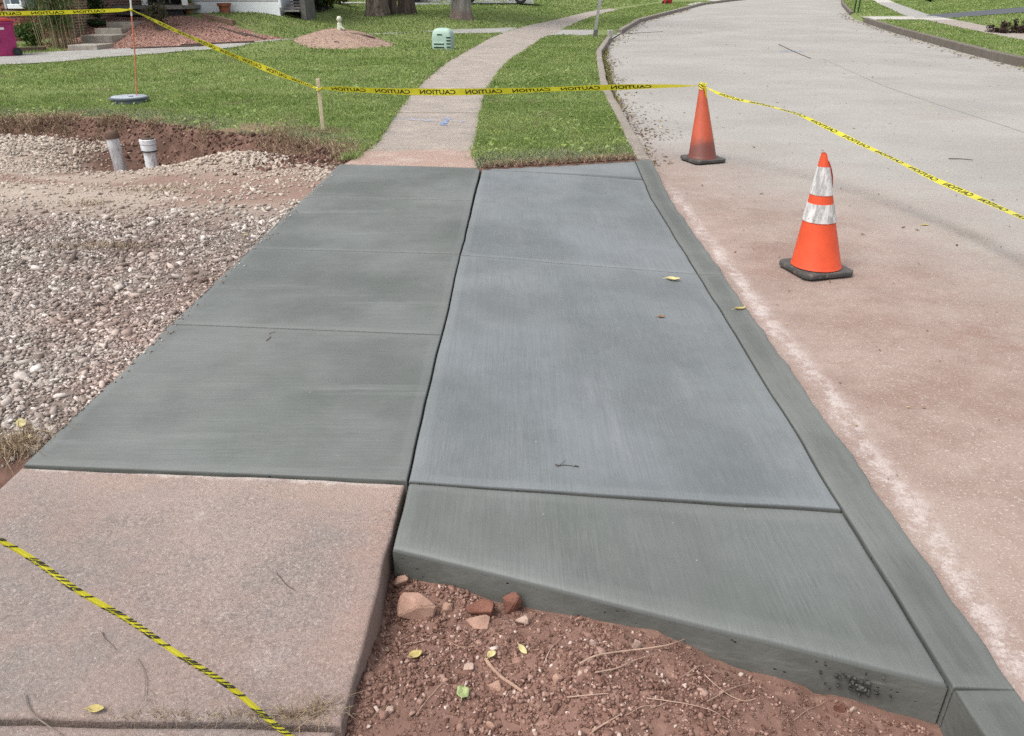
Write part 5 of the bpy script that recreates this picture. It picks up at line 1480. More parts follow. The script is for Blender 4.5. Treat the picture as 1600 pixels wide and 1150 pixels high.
tw = wood_piece('twig', [(869, 728), (885, 727), (901, 730)], 0.0013, 0.0010, zapron, M_twig, 'small dark forked twig on the middle apron slab', 'twig', None, 0.001)
P0 = np.array(tw.location)
for a, b in (((874, 729), (884, 720)), ((868, 727), (873, 730)), ((898, 729), (904, 731))):
    A, B = G(*a, zapron), G(*b, zapron)
    MB().tube([A + np.array([0, 0, .004]) - P0, B + np.array([0, 0, .006]) - P0], [0.0025 if a[0] != 874 else 0.001, 0.0018 if a[0] != 874 else 0.0006], 6).build('side_twig', M_twig, tw)
wood_piece('twig', [(416, 533), (424, 527), (419, 522), (430, 519)], 0.0022, 0.0014, zs_, M_twiggrey, 'small crooked twig on the front walk panel', 'twig', None, 0.001)
wood_piece('twig', [(1217, 70), (1240, 81), (1267, 92)], 0.011, 0.008, zroad, M_twiggrey, 'long dark stick lying on the far road', 'stick', None, 0.002)
wood_piece('twig', [(963, 54), (1000, 52), (1036, 50)], 0.013, 0.007, zroad, M_twiggrey, 'grey branch lying in the road by the kerb return', 'stick', None, 0.002)
wood_piece('twig', [(1482, 249), (1500, 249), (1520, 251)], 0.005, 0.003, zroad, M_twig, 'short dark twig on the grey road beyond the slanting tape', 'twig', None, 0.002)
decal('paint_mark', [G(1219, 81, zroad), G(1256, 81, zroad), G(1256, 79.5, zroad), G(1219, 79.5, zroad)], zroad, mat_spray('pale_blue_spray', (0.25, 0.34, 0.46), 0.44), road, 0.004)

M_leafy = plain('yellow_leaf', (0.36, 0.29, 0.11), 0.7, 0.3, 60)
M_leafp = plain('pale_leaf', (0.44, 0.38, 0.19), 0.7, 0.25, 60)
M_leafg = plain('green_leaf', (0.24, 0.29, 0.12), 0.7, 0.3, 60, 0.3, 0, 0, (0.40, 0.37, 0.22))
M_leafb = plain('brown_leaf', (0.20, 0.115, 0.065), 0.8, 0.3, 60)
def leaf(px, py, wpx, zf, mat, label, rz=0.0, curl=0.35, asp=0.55, tilt=(0, 0), group='fallen leaves', lift=0.003, square=False):
    p = G(px, py, zf); dep = p[1] * CT + (CAM_H - p[2]) * ST; L_ = wpx / FPX * dep * 0.9; curl = curl * 0.55
    nu, nv = 9, 5; V = []
    for i in range(nu):
        u = i / (nu - 1) * 2 - 1
        wv = asp * (1 - abs(u) ** (6 if square else 1.8)) ** (0.5 if square else 0.8) + 0.02
        for j in range(nv):
            v = (j / (nv - 1) * 2 - 1)
            V.append((u * L_ / 2, v * wv * L_ / 2, L_ * (0.5 * curl * v * v * wv + 0.25 * curl * u * u + 0.02 * math.sin(5 * u + 3 * v))))
    F = [(i * nv + j, (i + 1) * nv + j, (i + 1) * nv + j + 1, i * nv + j + 1) for i in range(nu - 1) for j in range(nv - 1)]
    o = obj('leaf', np_mesh('leaf', V, F, mat, None, True), None, (p[0], p[1], float(zf(p[0], p[1])) + lift), (tilt[0], tilt[1], rz))
    md = o.modifiers.new('thick', 'SOLIDIFY'); md.thickness = 0.0012
    MB().tube([(-L_ / 2, 0, L_ * 0.06), (-L_ * 0.6, 0.01 * L_, L_ * 0.05), (-L_ * 0.72, 0.03 * L_, 0.0)], 0.0008 + L_ * 0.012, 5).build('stalk', mat, o)
    return tag(o, label, 'leaf', group)
leaf(1051, 438, 25, zapron, M_leafp, 'pale yellow leaf lying on the middle apron slab', -0.3, 1.1, 0.5)
leaf(1156, 484, 22, zkerb, M_leafy, 'shrivelled yellow brown leaf lying on the new kerb', 0.2, 1.6, 0.3)
leaf(1033, 496, 13, zapron, M_leafb, 'tiny brown leaf on the middle apron slab', 0.1, 1.0, 0.6)
leaf(649, 1028, 26, ground_z, M_leafy, 'crumpled yellow leaf on the red soil nearest the worn slab', 0.5, 1.2, 0.6, lift=0.008)
leaf(768, 1028, 18, ground_z, M_leafp, 'small pale leaf scrap above the bare stick', 0.9, 1.4, 0.7, lift=0.010)
leaf(817, 1020, 22, ground_z, M_leafp, 'narrow pale leaf tilted on the crumbs right of the bare stick', -0.9, 1.3, 0.4, (0.4, 0.2), lift=0.012)
leaf(723, 1087, 24, ground_z, M_leafg, 'square green leaf scrap left of the bare stick', 1.5, 0.5, 0.85, (0.25, 0), lift=0.012, square=True)
leaf(150, 1110, 30, zs_, M_leafy, 'tan leaf caught in the joint of the worn slab', -0.05, 1.0, 0.5)
leaf(37, 673, 17, ground_z, M_leafp, 'round pale yellow leaf on the gravel beside the walk', 0.4, 0.4, 0.95, (0.7, 0.2), lift=0.035)
leaf(49, 692, 13, ground_z, M_leafp, 'small pale yellow leaf at the gravel corner beside the worn slab', -0.5, 0.4, 0.5, (0.4, 0), lift=0.028)
leaf(1445, 352, 13, zroad, M_leafy, 'yellow leaf on the road right of the banded cone', 0.1, 0.6, 0.5)
leaf(385, 373, 9, ground_z, M_leafy, 'yellow leaf on the gravel at the edge of the walk', 0.5, 0.4, 0.6, lift=0.03)
leaf(462, 156, 8, ground_z, M_leafp, 'pale leaf on the lawn left of the wooden stake', 0.2, 0.4, 0.6, lift=0.05)
# ------------------------------------------------------------------ brick house with porch and white wing
def mat_brickwall():
    m = Mt('brickwork', 0.92, 0.15); X, Y, Z = m.xyz(m.obj())
    cv = m.nd('ShaderNodeCombineXYZ'); m.put(cv.inputs[0], m.math('ADD', X, Y)); m.put(cv.inputs[1], Z)
    n = m.nd('ShaderNodeTexBrick'); m.put(n.inputs['Vector'], cv.outputs[0])
    n.inputs['Color1'].default_value = (0.235, 0.10, 0.068, 1); n.inputs['Color2'].default_value = (0.13, 0.065, 0.05, 1); n.inputs['Mortar'].default_value = (0.36, 0.32, 0.28, 1)
    n.inputs['Scale'].default_value = 1.0; n.inputs['Brick Width'].default_value = 0.213; n.inputs['Row Height'].default_value = 0.068; n.inputs['Mortar Size'].default_value = 0.010
    return m.done(n.outputs[0])
M_mortar = mat_brickwall()
M_brick = plain('red_brick', (0.235, 0.100, 0.068), 0.9, 0.3, 5, 0.2, 0, 0.3, (0.115, 0.060, 0.048))
M_brickb = plain('dark_brick', (0.140, 0.065, 0.050), 0.9, 0.3, 5, 0.2, 0, 0.3)
M_white = plain('white_paint', (0.72, 0.74, 0.76), 0.6, 0.06, 3)
M_trim = plain('grey_trim', (0.42, 0.42, 0.42), 0.7, 0.1, 3)
M_darkwood = plain('dark_deck_wood', (0.085, 0.070, 0.060), 0.85, 0.3, 8)
M_deck = plain('grey_deck', (0.20, 0.185, 0.175), 0.85, 0.2, 6)
M_void = plain('dark_void', (0.035, 0.035, 0.040), 0.9, 0.2, 4)  # near-black: shade of the hollow under the porch put into colour
M_glass = plain('window_glass', (0.06, 0.085, 0.105), 0.08, 0.3, 2, 0.6)
M_roofm = plain('roof_shingle', (0.10, 0.095, 0.09), 0.9, 0.25, 9)

fb = G(60, 61, ground_z); YF = float(fb[1]); ZF = float(fb[2])
xa, xb_ = float(D(-110, 30, YF)[0]), float(D(108, 30, YF)[0])
house = empty('brick_house', (xb_, YF, ZF), 'brick house with dark porch and white skirted wing on the left', 'house')
q = lambda x, y, z: (x - xb_, y - YF, z - ZF)
def hbox(name, x0, x1, y0, y1, z0, z1, mat, bevel=0.0, parent=None):
    o = MB().box(((x0 + x1) / 2 - xb_, (y0 + y1) / 2 - YF, (z0 + z1) / 2 - ZF), (abs(x1 - x0), abs(y1 - y0), abs(z1 - z0)), bevel=bevel).build(name, mat, parent or house)
    return o
zwin = float(D(30, 13.5, YF)[2]); xw0, xw1 = float(D(8, 10, YF)[0]), float(D(57, 10, YF)[0])
hbox('wall', xa, xb_ - 0.02, YF + 0.03, YF + 6, ZF - 0.4, ZF + 3.0, M_mortar)
bl, bh, mj = 0.203, 0.058, 0.010
bricks = []
bme = {}
for key, mt in (('a', M_brick), ('b', M_brickb)):
    b_ = MB().box((0, 0, 0), (bl, 0.05, bh), bevel=0.004); bmesh.ops.recalc_face_normals(b_.bm, faces=b_.bm.faces)
    me = bpy.data.meshes.new('brick'); b_.bm.to_mesh(me); b_.bm.free(); me.materials.append(mt); bme[key] = me
rows = int(1.45 / (bh + mj)); cnt = 0
for r in range(rows):
    z = ZF + 0.02 + r * (bh + mj)
    k = 0
    while True:
        x = xb_ - 0.02 - bl / 2 - k * (bl + mj) - (0.106 if r % 2 else 0)
        k += 1
        if x < xb_ - 2.75: break
        if xw0 - 0.05 < x < xw1 + 0.05 and z > zwin - 0.06: continue
        o = obj('brick', bme['a' if random.random() < 0.66 else 'b'], house, (x - xb_, 0.028 - random.uniform(0, 0.004), z - ZF)); cnt += 1
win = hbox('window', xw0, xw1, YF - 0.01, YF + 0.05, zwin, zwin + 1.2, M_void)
hbox('frame', xw0, xw0 + 0.05, YF - 0.03, YF - 0.012, zwin, zwin + 1.2, M_trim, 0, None).parent = win
xm = float(D(18.5, 8, YF)[0])
hbox('frame', xm - 0.02, xm + 0.02, YF - 0.03, YF - 0.012, zwin, zwin + 1.2, M_trim).parent = win
hbox('pane', xw0 + 0.052, xm - 0.022, YF - 0.022, YF - 0.014, zwin + 0.02, zwin + 1.18, plain('pale_pane', (0.20, 0.25, 0.29), 0.1, 0.2, 3, 0.6)).parent = win
hbox('pane', xm + 0.022, xw1 - 0.02, YF - 0.022, YF - 0.014, zwin + 0.02, zwin + 1.18, M_glass).parent = win
xs0, xs1 = float(D(18.5, 10, YF)[0]), float(D(42, 10, YF)[0])
sill = hbox('window_box', xs0, xs1, YF - 0.20, YF - 0.032, zwin + 0.0, zwin + 0.11, M_white, 0.008)
hbox('end_board', xs1 - 0.05, xs1 - 0.002, YF - 0.21, YF - 0.031, zwin + 0.112, zwin + 0.20, M_white).parent = sill
# porch
YP = YF + 2.6
xp0, xp1 = xb_ - 0.015, float(D(284, 8, YP)[0])
zdk = float(D(200, 8.5, YP)[2])
hbox('porch_floor', xp0, xp1, YP - 0.05, YP + 2.6, zdk - 0.10, zdk, M_deck)
hbox('under_porch_shade', xp0 + 0.05, xp1 - 0.05, YP + 0.10, YP + 0.14, ZF - 0.1, zdk - 0.102, M_void)  # dark sheet standing in for the shaded void below the floor
hbox('porch_step', float(D(190, 14, YP)[0]), float(D(262, 14, YP)[0]), YP - 0.45, YP - 0.053, zdk - 0.24, zdk - 0.17, M_darkwood)
hbox('porch_step', float(D(180, 14, YP)[0]), float(D(250, 14, YP)[0]), YP - 0.80, YP - 0.455, zdk - 0.40, zdk - 0.33, M_darkwood)
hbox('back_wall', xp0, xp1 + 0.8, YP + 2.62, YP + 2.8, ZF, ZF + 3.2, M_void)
for px in (161.5, 224, 287):
    x = float(D(px, 4, YP)[0]); hbox('porch_post', x - 0.065, x + 0.065, YP + 0.02, YP + 0.15, zdk + 0.002, zdk + 2.3, M_white, 0.006)
for k in range(9):
    x = xp0 + 1.35 + k * 0.17
    if x < xp1 - 0.3: hbox('baluster', x - 0.02, x + 0.02, YP + 0.06, YP + 0.10, zdk + 0.05, zdk + 0.85, M_darkwood)
hbox('roof', xa - 0.4, xp1 + 0.4, YF - 0.5, YP + 3.5, ZF + 3.25, ZF + 3.45, M_roofm)
# white wing
wb = G(365, 19.5, ground_z); YW = float(wb[1]); ZW = float(wb[2])
xw0_, xw1_ = float(D(289, 10, YW)[0]), float(D(436.5, 10, YW)[0])
zs1 = float(D(365, 2.2, YW)[2])
hbox('wing_wall', xw0_, xw1_ - 0.02, YW + 0.05, YW + 5, ZW - 0.5, ZW + 3.2, M_white)
hbox('skirting', xw0_, xw1_, YW - 0.0, YW + 0.048, ZW - 0.5, zs1 - 0.012, M_white)
for k in range(8): hbox('siding_board', xw0_, xw1_ - 0.01, YW + 0.008, YW + 0.048, zs1 + k * 0.2, zs1 + k * 0.2 + 0.19, M_white if k else M_trim)
hbox('downspout', xw1_ + 0.005, xw1_ + 0.085, YW - 0.09, YW - 0.015, float(D(437, 12, YW)[2]), ZW + 3, M_white, 0.01)
# side steps right of the wing
xq0, xq1 = float(D(441, 8, YW)[0]), float(D(466, 8, YW)[0])
for k in range(4):
    z = float(D(450, 15.5 - 4.6 * k, YW + 0.28 * k)[2])
    hbox('side_step', xq0, xq1, YW + 0.28 * k, YW + 0.28 * k + 0.30, z - 0.05, z, M_deck)
hbox('step_side', xq1 + 0.003, xq1 + 0.16, YW + 0.2, YW + 1.5, ZW - 0.6, ZW + 0.55, plain('grey_step_side', (0.12, 0.115, 0.105), 0.9))
hbox('step_back', xq0 - 0.02, xq1, YW + 1.45, YW + 1.5, ZW - 0.4, ZW + 2.0, M_void)
hbox('wing_roof', xw0_ - 0.4, xw1_ + 0.5, YW - 0.4, YW + 5.4, ZW + 3.25, ZW + 3.4, M_roofm)

# ------------------------------------------------------------------ steps up the mulch bank, edging timbers
M_step = plain('weathered_step', (0.30, 0.275, 0.235), 0.9, 0.2, 5, 0.2, 0, 0.2, (0.20, 0.17, 0.14))
s0 = G(128, 80, ground_z)
steps = empty('garden_steps', s0, 'four weathered concrete steps climbing the mulch bank', 'steps')
for (x0, x1, yt, yb_px, dep) in [(105, 150, 70.5, 80, 0.75), (125, 173, 55.5, 68, 0.85), (147, 188, 44.5, 54, 0.9), (165, 208, 34.5, 43, 1.9)]:
    g = G((x0 + x1) / 2, yb_px, ground_z); Y = float(g[1])
    a, b, z1 = float(D(x0, yt, Y)[0]), float(D(x1, yt, Y)[0]), float(D((x0 + x1) / 2, yt, Y)[2])
    mb = MB().prism([(a, Y), (b, Y + 0.03), (b + 0.10 * dep, Y + dep), (a + 0.12 * dep, Y + dep)], 'z', float(g[2]) - 0.35, z1)
    bmesh.ops.translate(mb.bm, verts=mb.bm.verts[:], vec=-Vector([float(v) for v in s0]))
    mb.build('step', M_step, steps, bevel=0.015)

M_timb = plain('dark_timber', (0.075, 0.052, 0.042), 0.9, 0.3, 12)
M_timbb = plain('brown_timber', (0.165, 0.110, 0.078), 0.9, 0.3, 12)
def timber(p, q_, w, hgt, mat, label, lift=0.0, name='edging_timber', cat='timber'):
    A, B = G(*p, ground_z), G(*q_, ground_z); v = Vector(B - A); ln = v.length
    o = MB().box((ln / 2, 0, hgt / 2 - 0.02 + lift), (ln, w, hgt), bevel=0.008).build(name, mat, None, A)
    o.rotation_euler = v.to_track_quat('X', 'Z').to_euler()
    return tag(o, label, cat, 'timbers edging the mulch bank')
timber((205, 77.5), (330, 72.5), 0.09, 0.07, M_timb, 'long dark timber along the foot of the mulch bank')
timber((283, 72.5), (398, 67.5), 0.09, 0.08, M_timb, 'dark timber at the right foot of the mulch bank, next along from the longest one')
timber((28, 81), (72, 79.5), 0.12, 0.12, M_timb, 'short thick dark timber beside the magenta bin')
timber((66, 76), (78, 73), 0.14, 0.06, plain('red_paver', (0.30, 0.12, 0.08), 0.9), 'loose reddish paver lying under the tall stalks', 0, 'loose_paver', 'paver')
timber((318, 29), (366, 39.5), 0.14, 0.16, M_timbb, 'brown log laid above the mulch bank below the flower pots')
timber((342, 43), (385, 56), 0.08, 0.05, M_timb, 'thin dark timber half sunk in the right side of the mulch bank')
timber((375, 51), (415, 62), 0.08, 0.05, M_timb, 'thin dark timber at the outer right tip of the mulch bank')

# ------------------------------------------------------------------ plants
def leaf_mat(name, a, b, c): return by_rnd(name, [(0.0, a), (0.55, b), (1.0, c)], 0.65, 0.3, 0, 0, None, 0.25)
M_lf_dark = leaf_mat('dark_leaf', (0.012, 0.026, 0.010), (0.030, 0.062, 0.020), (0.065, 0.110, 0.040))
M_lf_mid = leaf_mat('mid_leaf', (0.030, 0.060, 0.014), (0.070, 0.125, 0.032), (0.130, 0.190, 0.060))
M_lf_yel = leaf_mat('yellow_green_leaf', (0.05, 0.075, 0.015), (0.120, 0.150, 0.035), (0.22, 0.24, 0.075))
M_lf_mar = leaf_mat('maroon_leaf', (0.016, 0.012, 0.010), (0.045, 0.022, 0.018), (0.085, 0.060, 0.035))
M_stem = plain('dry_stem', (0.24, 0.20, 0.12), 0.9, 0.3, 20)
M_bark = plain('twig_bark', (0.075, 0.060, 0.048), 0.95, 0.3, 16)
def shrub(name, base, rx, ry, hgt, n, size, mat, label, cat='shrub', group=None, lo=0.1, stems=5, dens=0.5):
    r = empty(name, base, label, cat, group)
    d = RNG.normal(0, 1, (n, 3)); d /= np.linalg.norm(d, axis=1)[:, None]
    rr = RNG.uniform(dens, 1.0, n)[:, None]
    lump = 0.75 + 0.5 * vnoise(np.arctan2(d[:, 1], d[:, 0]) * 2.2, d[:, 2] * 2.5, int(abs(base[0]) * 7) % 50)[:, None]
    P = d * rr * lump * np.array([rx, ry, hgt * (1 - lo) / 2]); P[:, 2] += hgt * (1 + lo) / 2
    P = P[P[:, 2] > 0.02]
    V, F, rn = cards(P, RNG.uniform(0.6, 1.2, len(P)) * size, None, 1.0)
    obj('foliage', np_mesh('foliage', V, F, mat, {'rnd': rn}), r)
    for k in range(stems):
        a = random.uniform(0, 6.28); q_ = Vector((math.cos(a) * rx * 0.5, math.sin(a) * ry * 0.5, hgt * 0.65))
        MB().tube([(0, 0, -0.05), q_ * 0.5 + Vector((0, 0, hgt * 0.08)), q_], [0.03 * hgt, 0.02 * hgt, 0.006], 6).build('stem', M_bark, r)
    return r
# tall stalks beside the brick wall
sb = G(88, 76, ground_z)
st = empty('tall_plant', sb, 'clump of tall bare stalks with feathery green tops by the brick wall', 'plant')
mb = MB(); LP, ls = [], []
for k in range(70):
    bx, by = random.gauss(0.02, 0.20), random.gauss(0.15, 0.20)
    ht = random.uniform(1.1, 1.9); ex, ey = bx * 1.25 + random.gauss(0, 0.08), by + random.gauss(0, 0.1)
    pts = [(bx, by, -0.05), (bx * 1.1, by, ht * 0.5), (ex, ey, ht)]
    MB().tube(pts, [0.010, 0.008, 0.003], 5).build('stalk', M_stem, st)
    for j in range(46):
        t = random.uniform(0.22, 1.0) ** 0.75
        LP.append((bx + (ex - bx) * t + random.gauss(0, 0.09), by + (ey - by) * t + random.gauss(0, 0.09), ht * t + random.gauss(0, 0.04)))
LP = np.array(LP); V, F, rn = cards(LP, RNG.uniform(0.03, 0.07, len(LP)), None, 1.0, 0.22)
obj('leaves', np_mesh('leaves', V, F, M_lf_mid, {'rnd': rn}), st)
b_ = G(46, 74, ground_z)
shrub('low_shrub', (b_[0], b_[1] + 0.2, b_[2]), 0.42, 0.3, 0.6, 900, 0.05, M_lf_mid, 'loose low green plant at the foot of the brick wall beside the bin', 'shrub')
b_ = G(128, 39, ground_z)
shrub('dark_shrub', (b_[0] + 0.05, b_[1] + 0.25, b_[2]), 0.62, 0.4, 0.95, 2200, 0.05, M_lf_dark, 'dark green spreading shrub between the tall stalks and the top step', 'shrub')
b_ = G(152, 42, ground_z)
shrub('low_shrub', b_, 0.28, 0.2, 0.2, 500, 0.035, M_lf_dark, 'small dark cushion shrub touching the left edge of the steps', 'shrub')
b_ = G(139, 40, ground_z)
mb = MB().tube([(0, 0, -0.05), (-0.02, 0, 0.3), (-0.05, 0.02, 0.62), (-0.03, 0.03, 1.1)], [0.035, 0.03, 0.026, 0.015], 8)
mb.tube([(-0.05, 0.02, 0.62), (0.10, 0.05, 1.0)], [0.02, 0.008], 6)
sp = empty('sapling', b_, 'thin pale sapling stem in front of the dark spreading shrub', 'sapling')
mb.build('trunk', plain('pale_sapling_bark', (0.27, 0.25, 0.20), 0.9), sp, smooth_=True)
P = RNG.normal(0, 0.16, (160, 3)) + np.array([-0.02, 0.03, 1.15]); V, F, rn = cards(P, RNG.uniform(0.03, 0.05, 160))
obj('crown', np_mesh('crown', V, F, M_lf_mid, {'rnd': rn}), sp)
b_ = G(254, 46, ground_z)
w_ = empty('weeping_shrub', b_, 'small ragged dark shrub on a black stump in the mulch bank', 'shrub')
mb = MB().tube([(0, 0, -0.05), (-0.06, 0, 0.14), (-0.10, 0, 0.32)], [0.14, 0.11, 0.08], 9)
for k in range(14):
    a = random.uniform(0, 6.28); mb.tube([(-0.05, 0, 0.1), (0.16 * math.cos(a) - 0.08, 0.14 * math.sin(a), 0.34), (0.30 * math.cos(a) - 0.08, 0.22 * math.sin(a), 0.45 + random.uniform(0, .2))], [0.025, 0.014, 0.004], 5)
mb.build('stump', M_timb, w_)
P = RNG.normal(0, 1, (900, 3)) * np.array([0.15, 0.12, 0.13]) + np.array([-0.08, 0, 0.42]); V, F, rn = cards(P, RNG.uniform(0.02, 0.045, 900))
obj('foliage', np_mesh('foliage', V, F, leaf_mat('dull_leaf', (0.02, 0.024, 0.012), (0.055, 0.062, 0.030), (0.12, 0.115, 0.06)), {'rnd': rn}), w_)
b_ = G(281, 15, ground_z)
shrub('dark_shrub', (b_[0] + 0.05, b_[1] + 0.25, b_[2]), 0.42, 0.3, 0.62, 1500, 0.05, M_lf_dark, 'dark green mounded shrub at the corner of porch and white wing', 'shrub')
for px, py, rx, hh, mt, lb in [(492, 17, 0.42, 1.1, M_lf_dark, 'dark shrub just right of the side steps of the white wing'), (510, 14, 0.5, 0.75, M_lf_yel, 'yellow green rounded shrub among the dark shrubs right of the wing'), (480, 12, 0.5, 1.5, M_lf_dark, 'tallest dark shrub behind the others right of the wing'), (531, 7, 0.5, 0.7, M_lf_yel, 'yellow green shrub nearest the big tree trunks')]:
    b_ = G(px, py, ground_z); shrub('house_shrub', b_, rx, 0.5, hh, 1100, 0.07, mt, lb, 'shrub', 'shrubs beside the white wing')
b_ = G(1588, 57, ground_z)
r = empty('spiky_shrub', (b_[0] + 0.25, b_[1] + 0.45, b_[2]), 'dark maroon shrub with upright spikes by the right hand walk', 'shrub')
P = []; mb = MB()
for k in range(34):
    x0, y0 = random.uniform(-0.75, 0.9), random.uniform(-0.3, 0.5); ht = random.uniform(0.16, 0.5) * (1.0 - 0.3 * abs(x0)) + (0.28 if k in (5, 11) else 0)
    MB().tube([(x0, y0, -0.03), (x0 + random.gauss(0, .03), y0, ht)], [0.012, 0.004], 5).build('stem', M_bark, r)
    for j in range(70):
        t = random.random(); P.append((x0 + random.gauss(0, 0.06 * (1.1 - t)), y0 + random.gauss(0, 0.06), ht * t))
P = np.array(P); V, F, rn = cards(P, RNG.uniform(0.025, 0.05, len(P)))
obj('foliage', np_mesh('foliage', V, F, M_lf_mar, {'rnd': rn}), r)
b_ = G(1452, 4, ground_z)
shrub('distant_shrub', b_, 0.45, 0.4, 0.7, 500, 0.08, M_lf_dark, 'dark low shrub far back on the right hand lawn', 'shrub')
bed = [G(424, 22, ground_z), G(470, 25, ground_z), G(495, 21, ground_z), G(520, 13, ground_z), G(470, 8, ground_z), G(436, 14, ground_z)]
xs_, ys_2 = [], []
x, y = scatter(min(p[0] for p in bed), max(p[0] for p in bed), min(p[1] for p in bed), max(p[1] for p in bed), 260, lambda x, y: inpoly(x, y, bed).astype(float))
V, F, rn = stones(np.stack([x, y, ground_z(x, y) + 0.03], 1), RNG.uniform(0.04, 0.09, len(x)), OCT, 0.6)
tag(obj('dark_mulch', np_mesh('dark_mulch', V, F, by_rnd('dark_mulch', [(0, (0.012, 0.011, 0.010)), (0.8, (0.035, 0.030, 0.027)), (1, (0.16, 0.15, 0.14))], 0.95, 0.1, 0, 0), {'rnd': rn})), kind='stuff')

# flower pots by the white wing
M_terra = plain('terracotta', (0.27, 0.095, 0.055), 0.85, 0.2, 6)
M_terrap = plain('pale_terracotta', (0.34, 0.21, 0.11), 0.85, 0.2, 6)
for px, py, mt, lb, pl in [(322, 15.5, M_terrap, 'tan flower pot with sparse grassy plant before the white skirting', True), (359.5, 19, M_terra, 'plain terracotta flower pot before the white skirting', False)]:
    b_ = G(px, py, ground_z)
    b_ = np.array([b_[0], YW - 0.30, gz(b_[0], YW - 0.30)])
    r = empty('flower_pot', b_, lb, 'flower pot', 'flower pots by the white wing')
    MB().lathe([(0.135, -0.03), (0.17, 0.20), (0.205, 0.205), (0.215, 0.285), (0.19, 0.285), (0.17, 0.24), (0.0001, 0.24)], 24).build('pot', mt, r, smooth_=True)
    if pl:
        P = np.stack([RNG.normal(0, 0.08, 160), RNG.normal(0, 0.08, 160), np.full(160, 0.24)], 1); V, F, rn = blades(P, RNG.uniform(0.1, 0.24, 160), 0.016, 0.8)
        obj('plant', np_mesh('plant', V, F, M_lf_yel, {'rnd': rn}), r)
    else:
        MB().lathe([(0.15, 0.245), (0.08, 0.275), (0.0001, 0.285)], 14).build('soil', M_bark, r)

# ------------------------------------------------------------------ mulch mound with its figurine
mc = G(532, 69, ground_z); mdep = mc[1] * CT + 0.7
MW = 86 / FPX * mdep; MD = 1.15; zt = float(D(540, 53, mc[1] + 0.35)[2]); MHt = zt - float(ground_z(mc[0], mc[1]))
n = 28; V = []
for j in range(n + 1):
    for i in range(n + 1):
        u, v = i / n * 2 - 1, j / n * 2 - 1
        a = math.hypot(u, v); s = max(abs(u), abs(v)) / a if a else 1
        uu, vv = u * s, v * s; d2 = math.hypot(uu, vv)
        X = mc[0] + uu * MW + 0.05; Y = mc[1] + 0.2 + vv * MD
        V.append((X, Y, float(ground_z(X, Y)) - 0.03 + (MHt + 0.03) * (1 - d2 ** 1.7) * (0.88 + 0.24 * float(vnoise(X * 3, Y * 3, 2)))))
F = [(j * (n + 1) + i, j * (n + 1) + i + 1, (j + 1) * (n + 1) + i + 1, (j + 1) * (n + 1) + i) for j in range(n) for i in range(n)]
M_mul2 = plain('red_mulch', (0.29, 0.205, 0.162), 0.95, 0.3, 30, 0.1, 0, 0.8)
tag(obj('mulch_mound', np_mesh('mulch_mound', V, F, M_mul2, None, True)), kind='structure')
A = np.array(V); pick = A[RNG.integers(0, len(A), 3600)] + RNG.normal(0, 0.04, (3600, 3)) * np.array([1, 1, 0.2])
Vc, Fc, rn = cards(pick + np.array([0, 0, 0.012]), RNG.uniform(0.010, 0.024, len(pick)), None, 0.25, 0.35)
M_bark2 = by_rnd('mound_chip', [(0.0, (0.21, 0.140, 0.108)), (0.5, (0.29, 0.208, 0.165)), (1.0, (0.40, 0.305, 0.25))], 0.95, 0.1, 0, 0)
tag(obj('mound_bark', np_mesh('mound_bark', Vc, Fc, M_bark2, {'rnd': rn})), kind='stuff')
zmound = lambda x, y: float(A[np.argmin((A[:, 0] - x) ** 2 + (A[:, 1] - y) ** 2), 2])
fp = D(532, 52, mc[1] + 0.45); fz = zmound(fp[0], fp[1])
M_stone = plain('pale_stone', (0.44, 0.46, 0.36), 0.85, 0.2, 12, 0.2, 0, 0.2)
fg = empty('garden_figurine', (fp[0], fp[1], fz), 'small pale stone figurine on top of the red mulch mound', 'figurine')
MB().lathe([(0.095, -0.05), (0.09, 0.03), (0.075, 0.07), (0.06, 0.14), (0.035, 0.18)], 14, sx=1.0, sy=0.8).build('body', M_stone, fg, smooth_=True)
MB().lathe([(0.03, 0.165), (0.062, 0.20), (0.070, 0.245), (0.058, 0.29), (0.028, 0.315), (0.0001, 0.32)], 14).build('head', M_stone, fg, smooth_=True)
MB().tube([(0.03, -0.075, 0.05), (0.12, -0.06, 0.0)], [0.035, 0.03], 7).build('arm', M_stone, fg, smooth_=True)
Pm = [D(a, b, mc[1] + 0.35) for a, b in [(537, 52), (552, 53.5), (568, 56), (586, 60)]]
o0 = Pm[0]; o = MB().tube([p - o0 + np.array([0, 0, 0.015]) for p in Pm], 0.022, 7).build('branch', M_timb, None, o0); tag(o, 'thin dark branch lying down the right side of the mulch mound', 'branch')
Pm = [D(a, b, mc[1] - 0.5) for a, b in [(522, 66), (529, 66.5), (533, 70)]]
o0 = Pm[0]; o = MB().tube([p - o0 + np.array([0, 0, 0.02]) for p in Pm], 0.010, 6).build('branch', M_timb, None, o0); tag(o, 'small crooked twig stuck in the front of the mulch mound', 'branch')

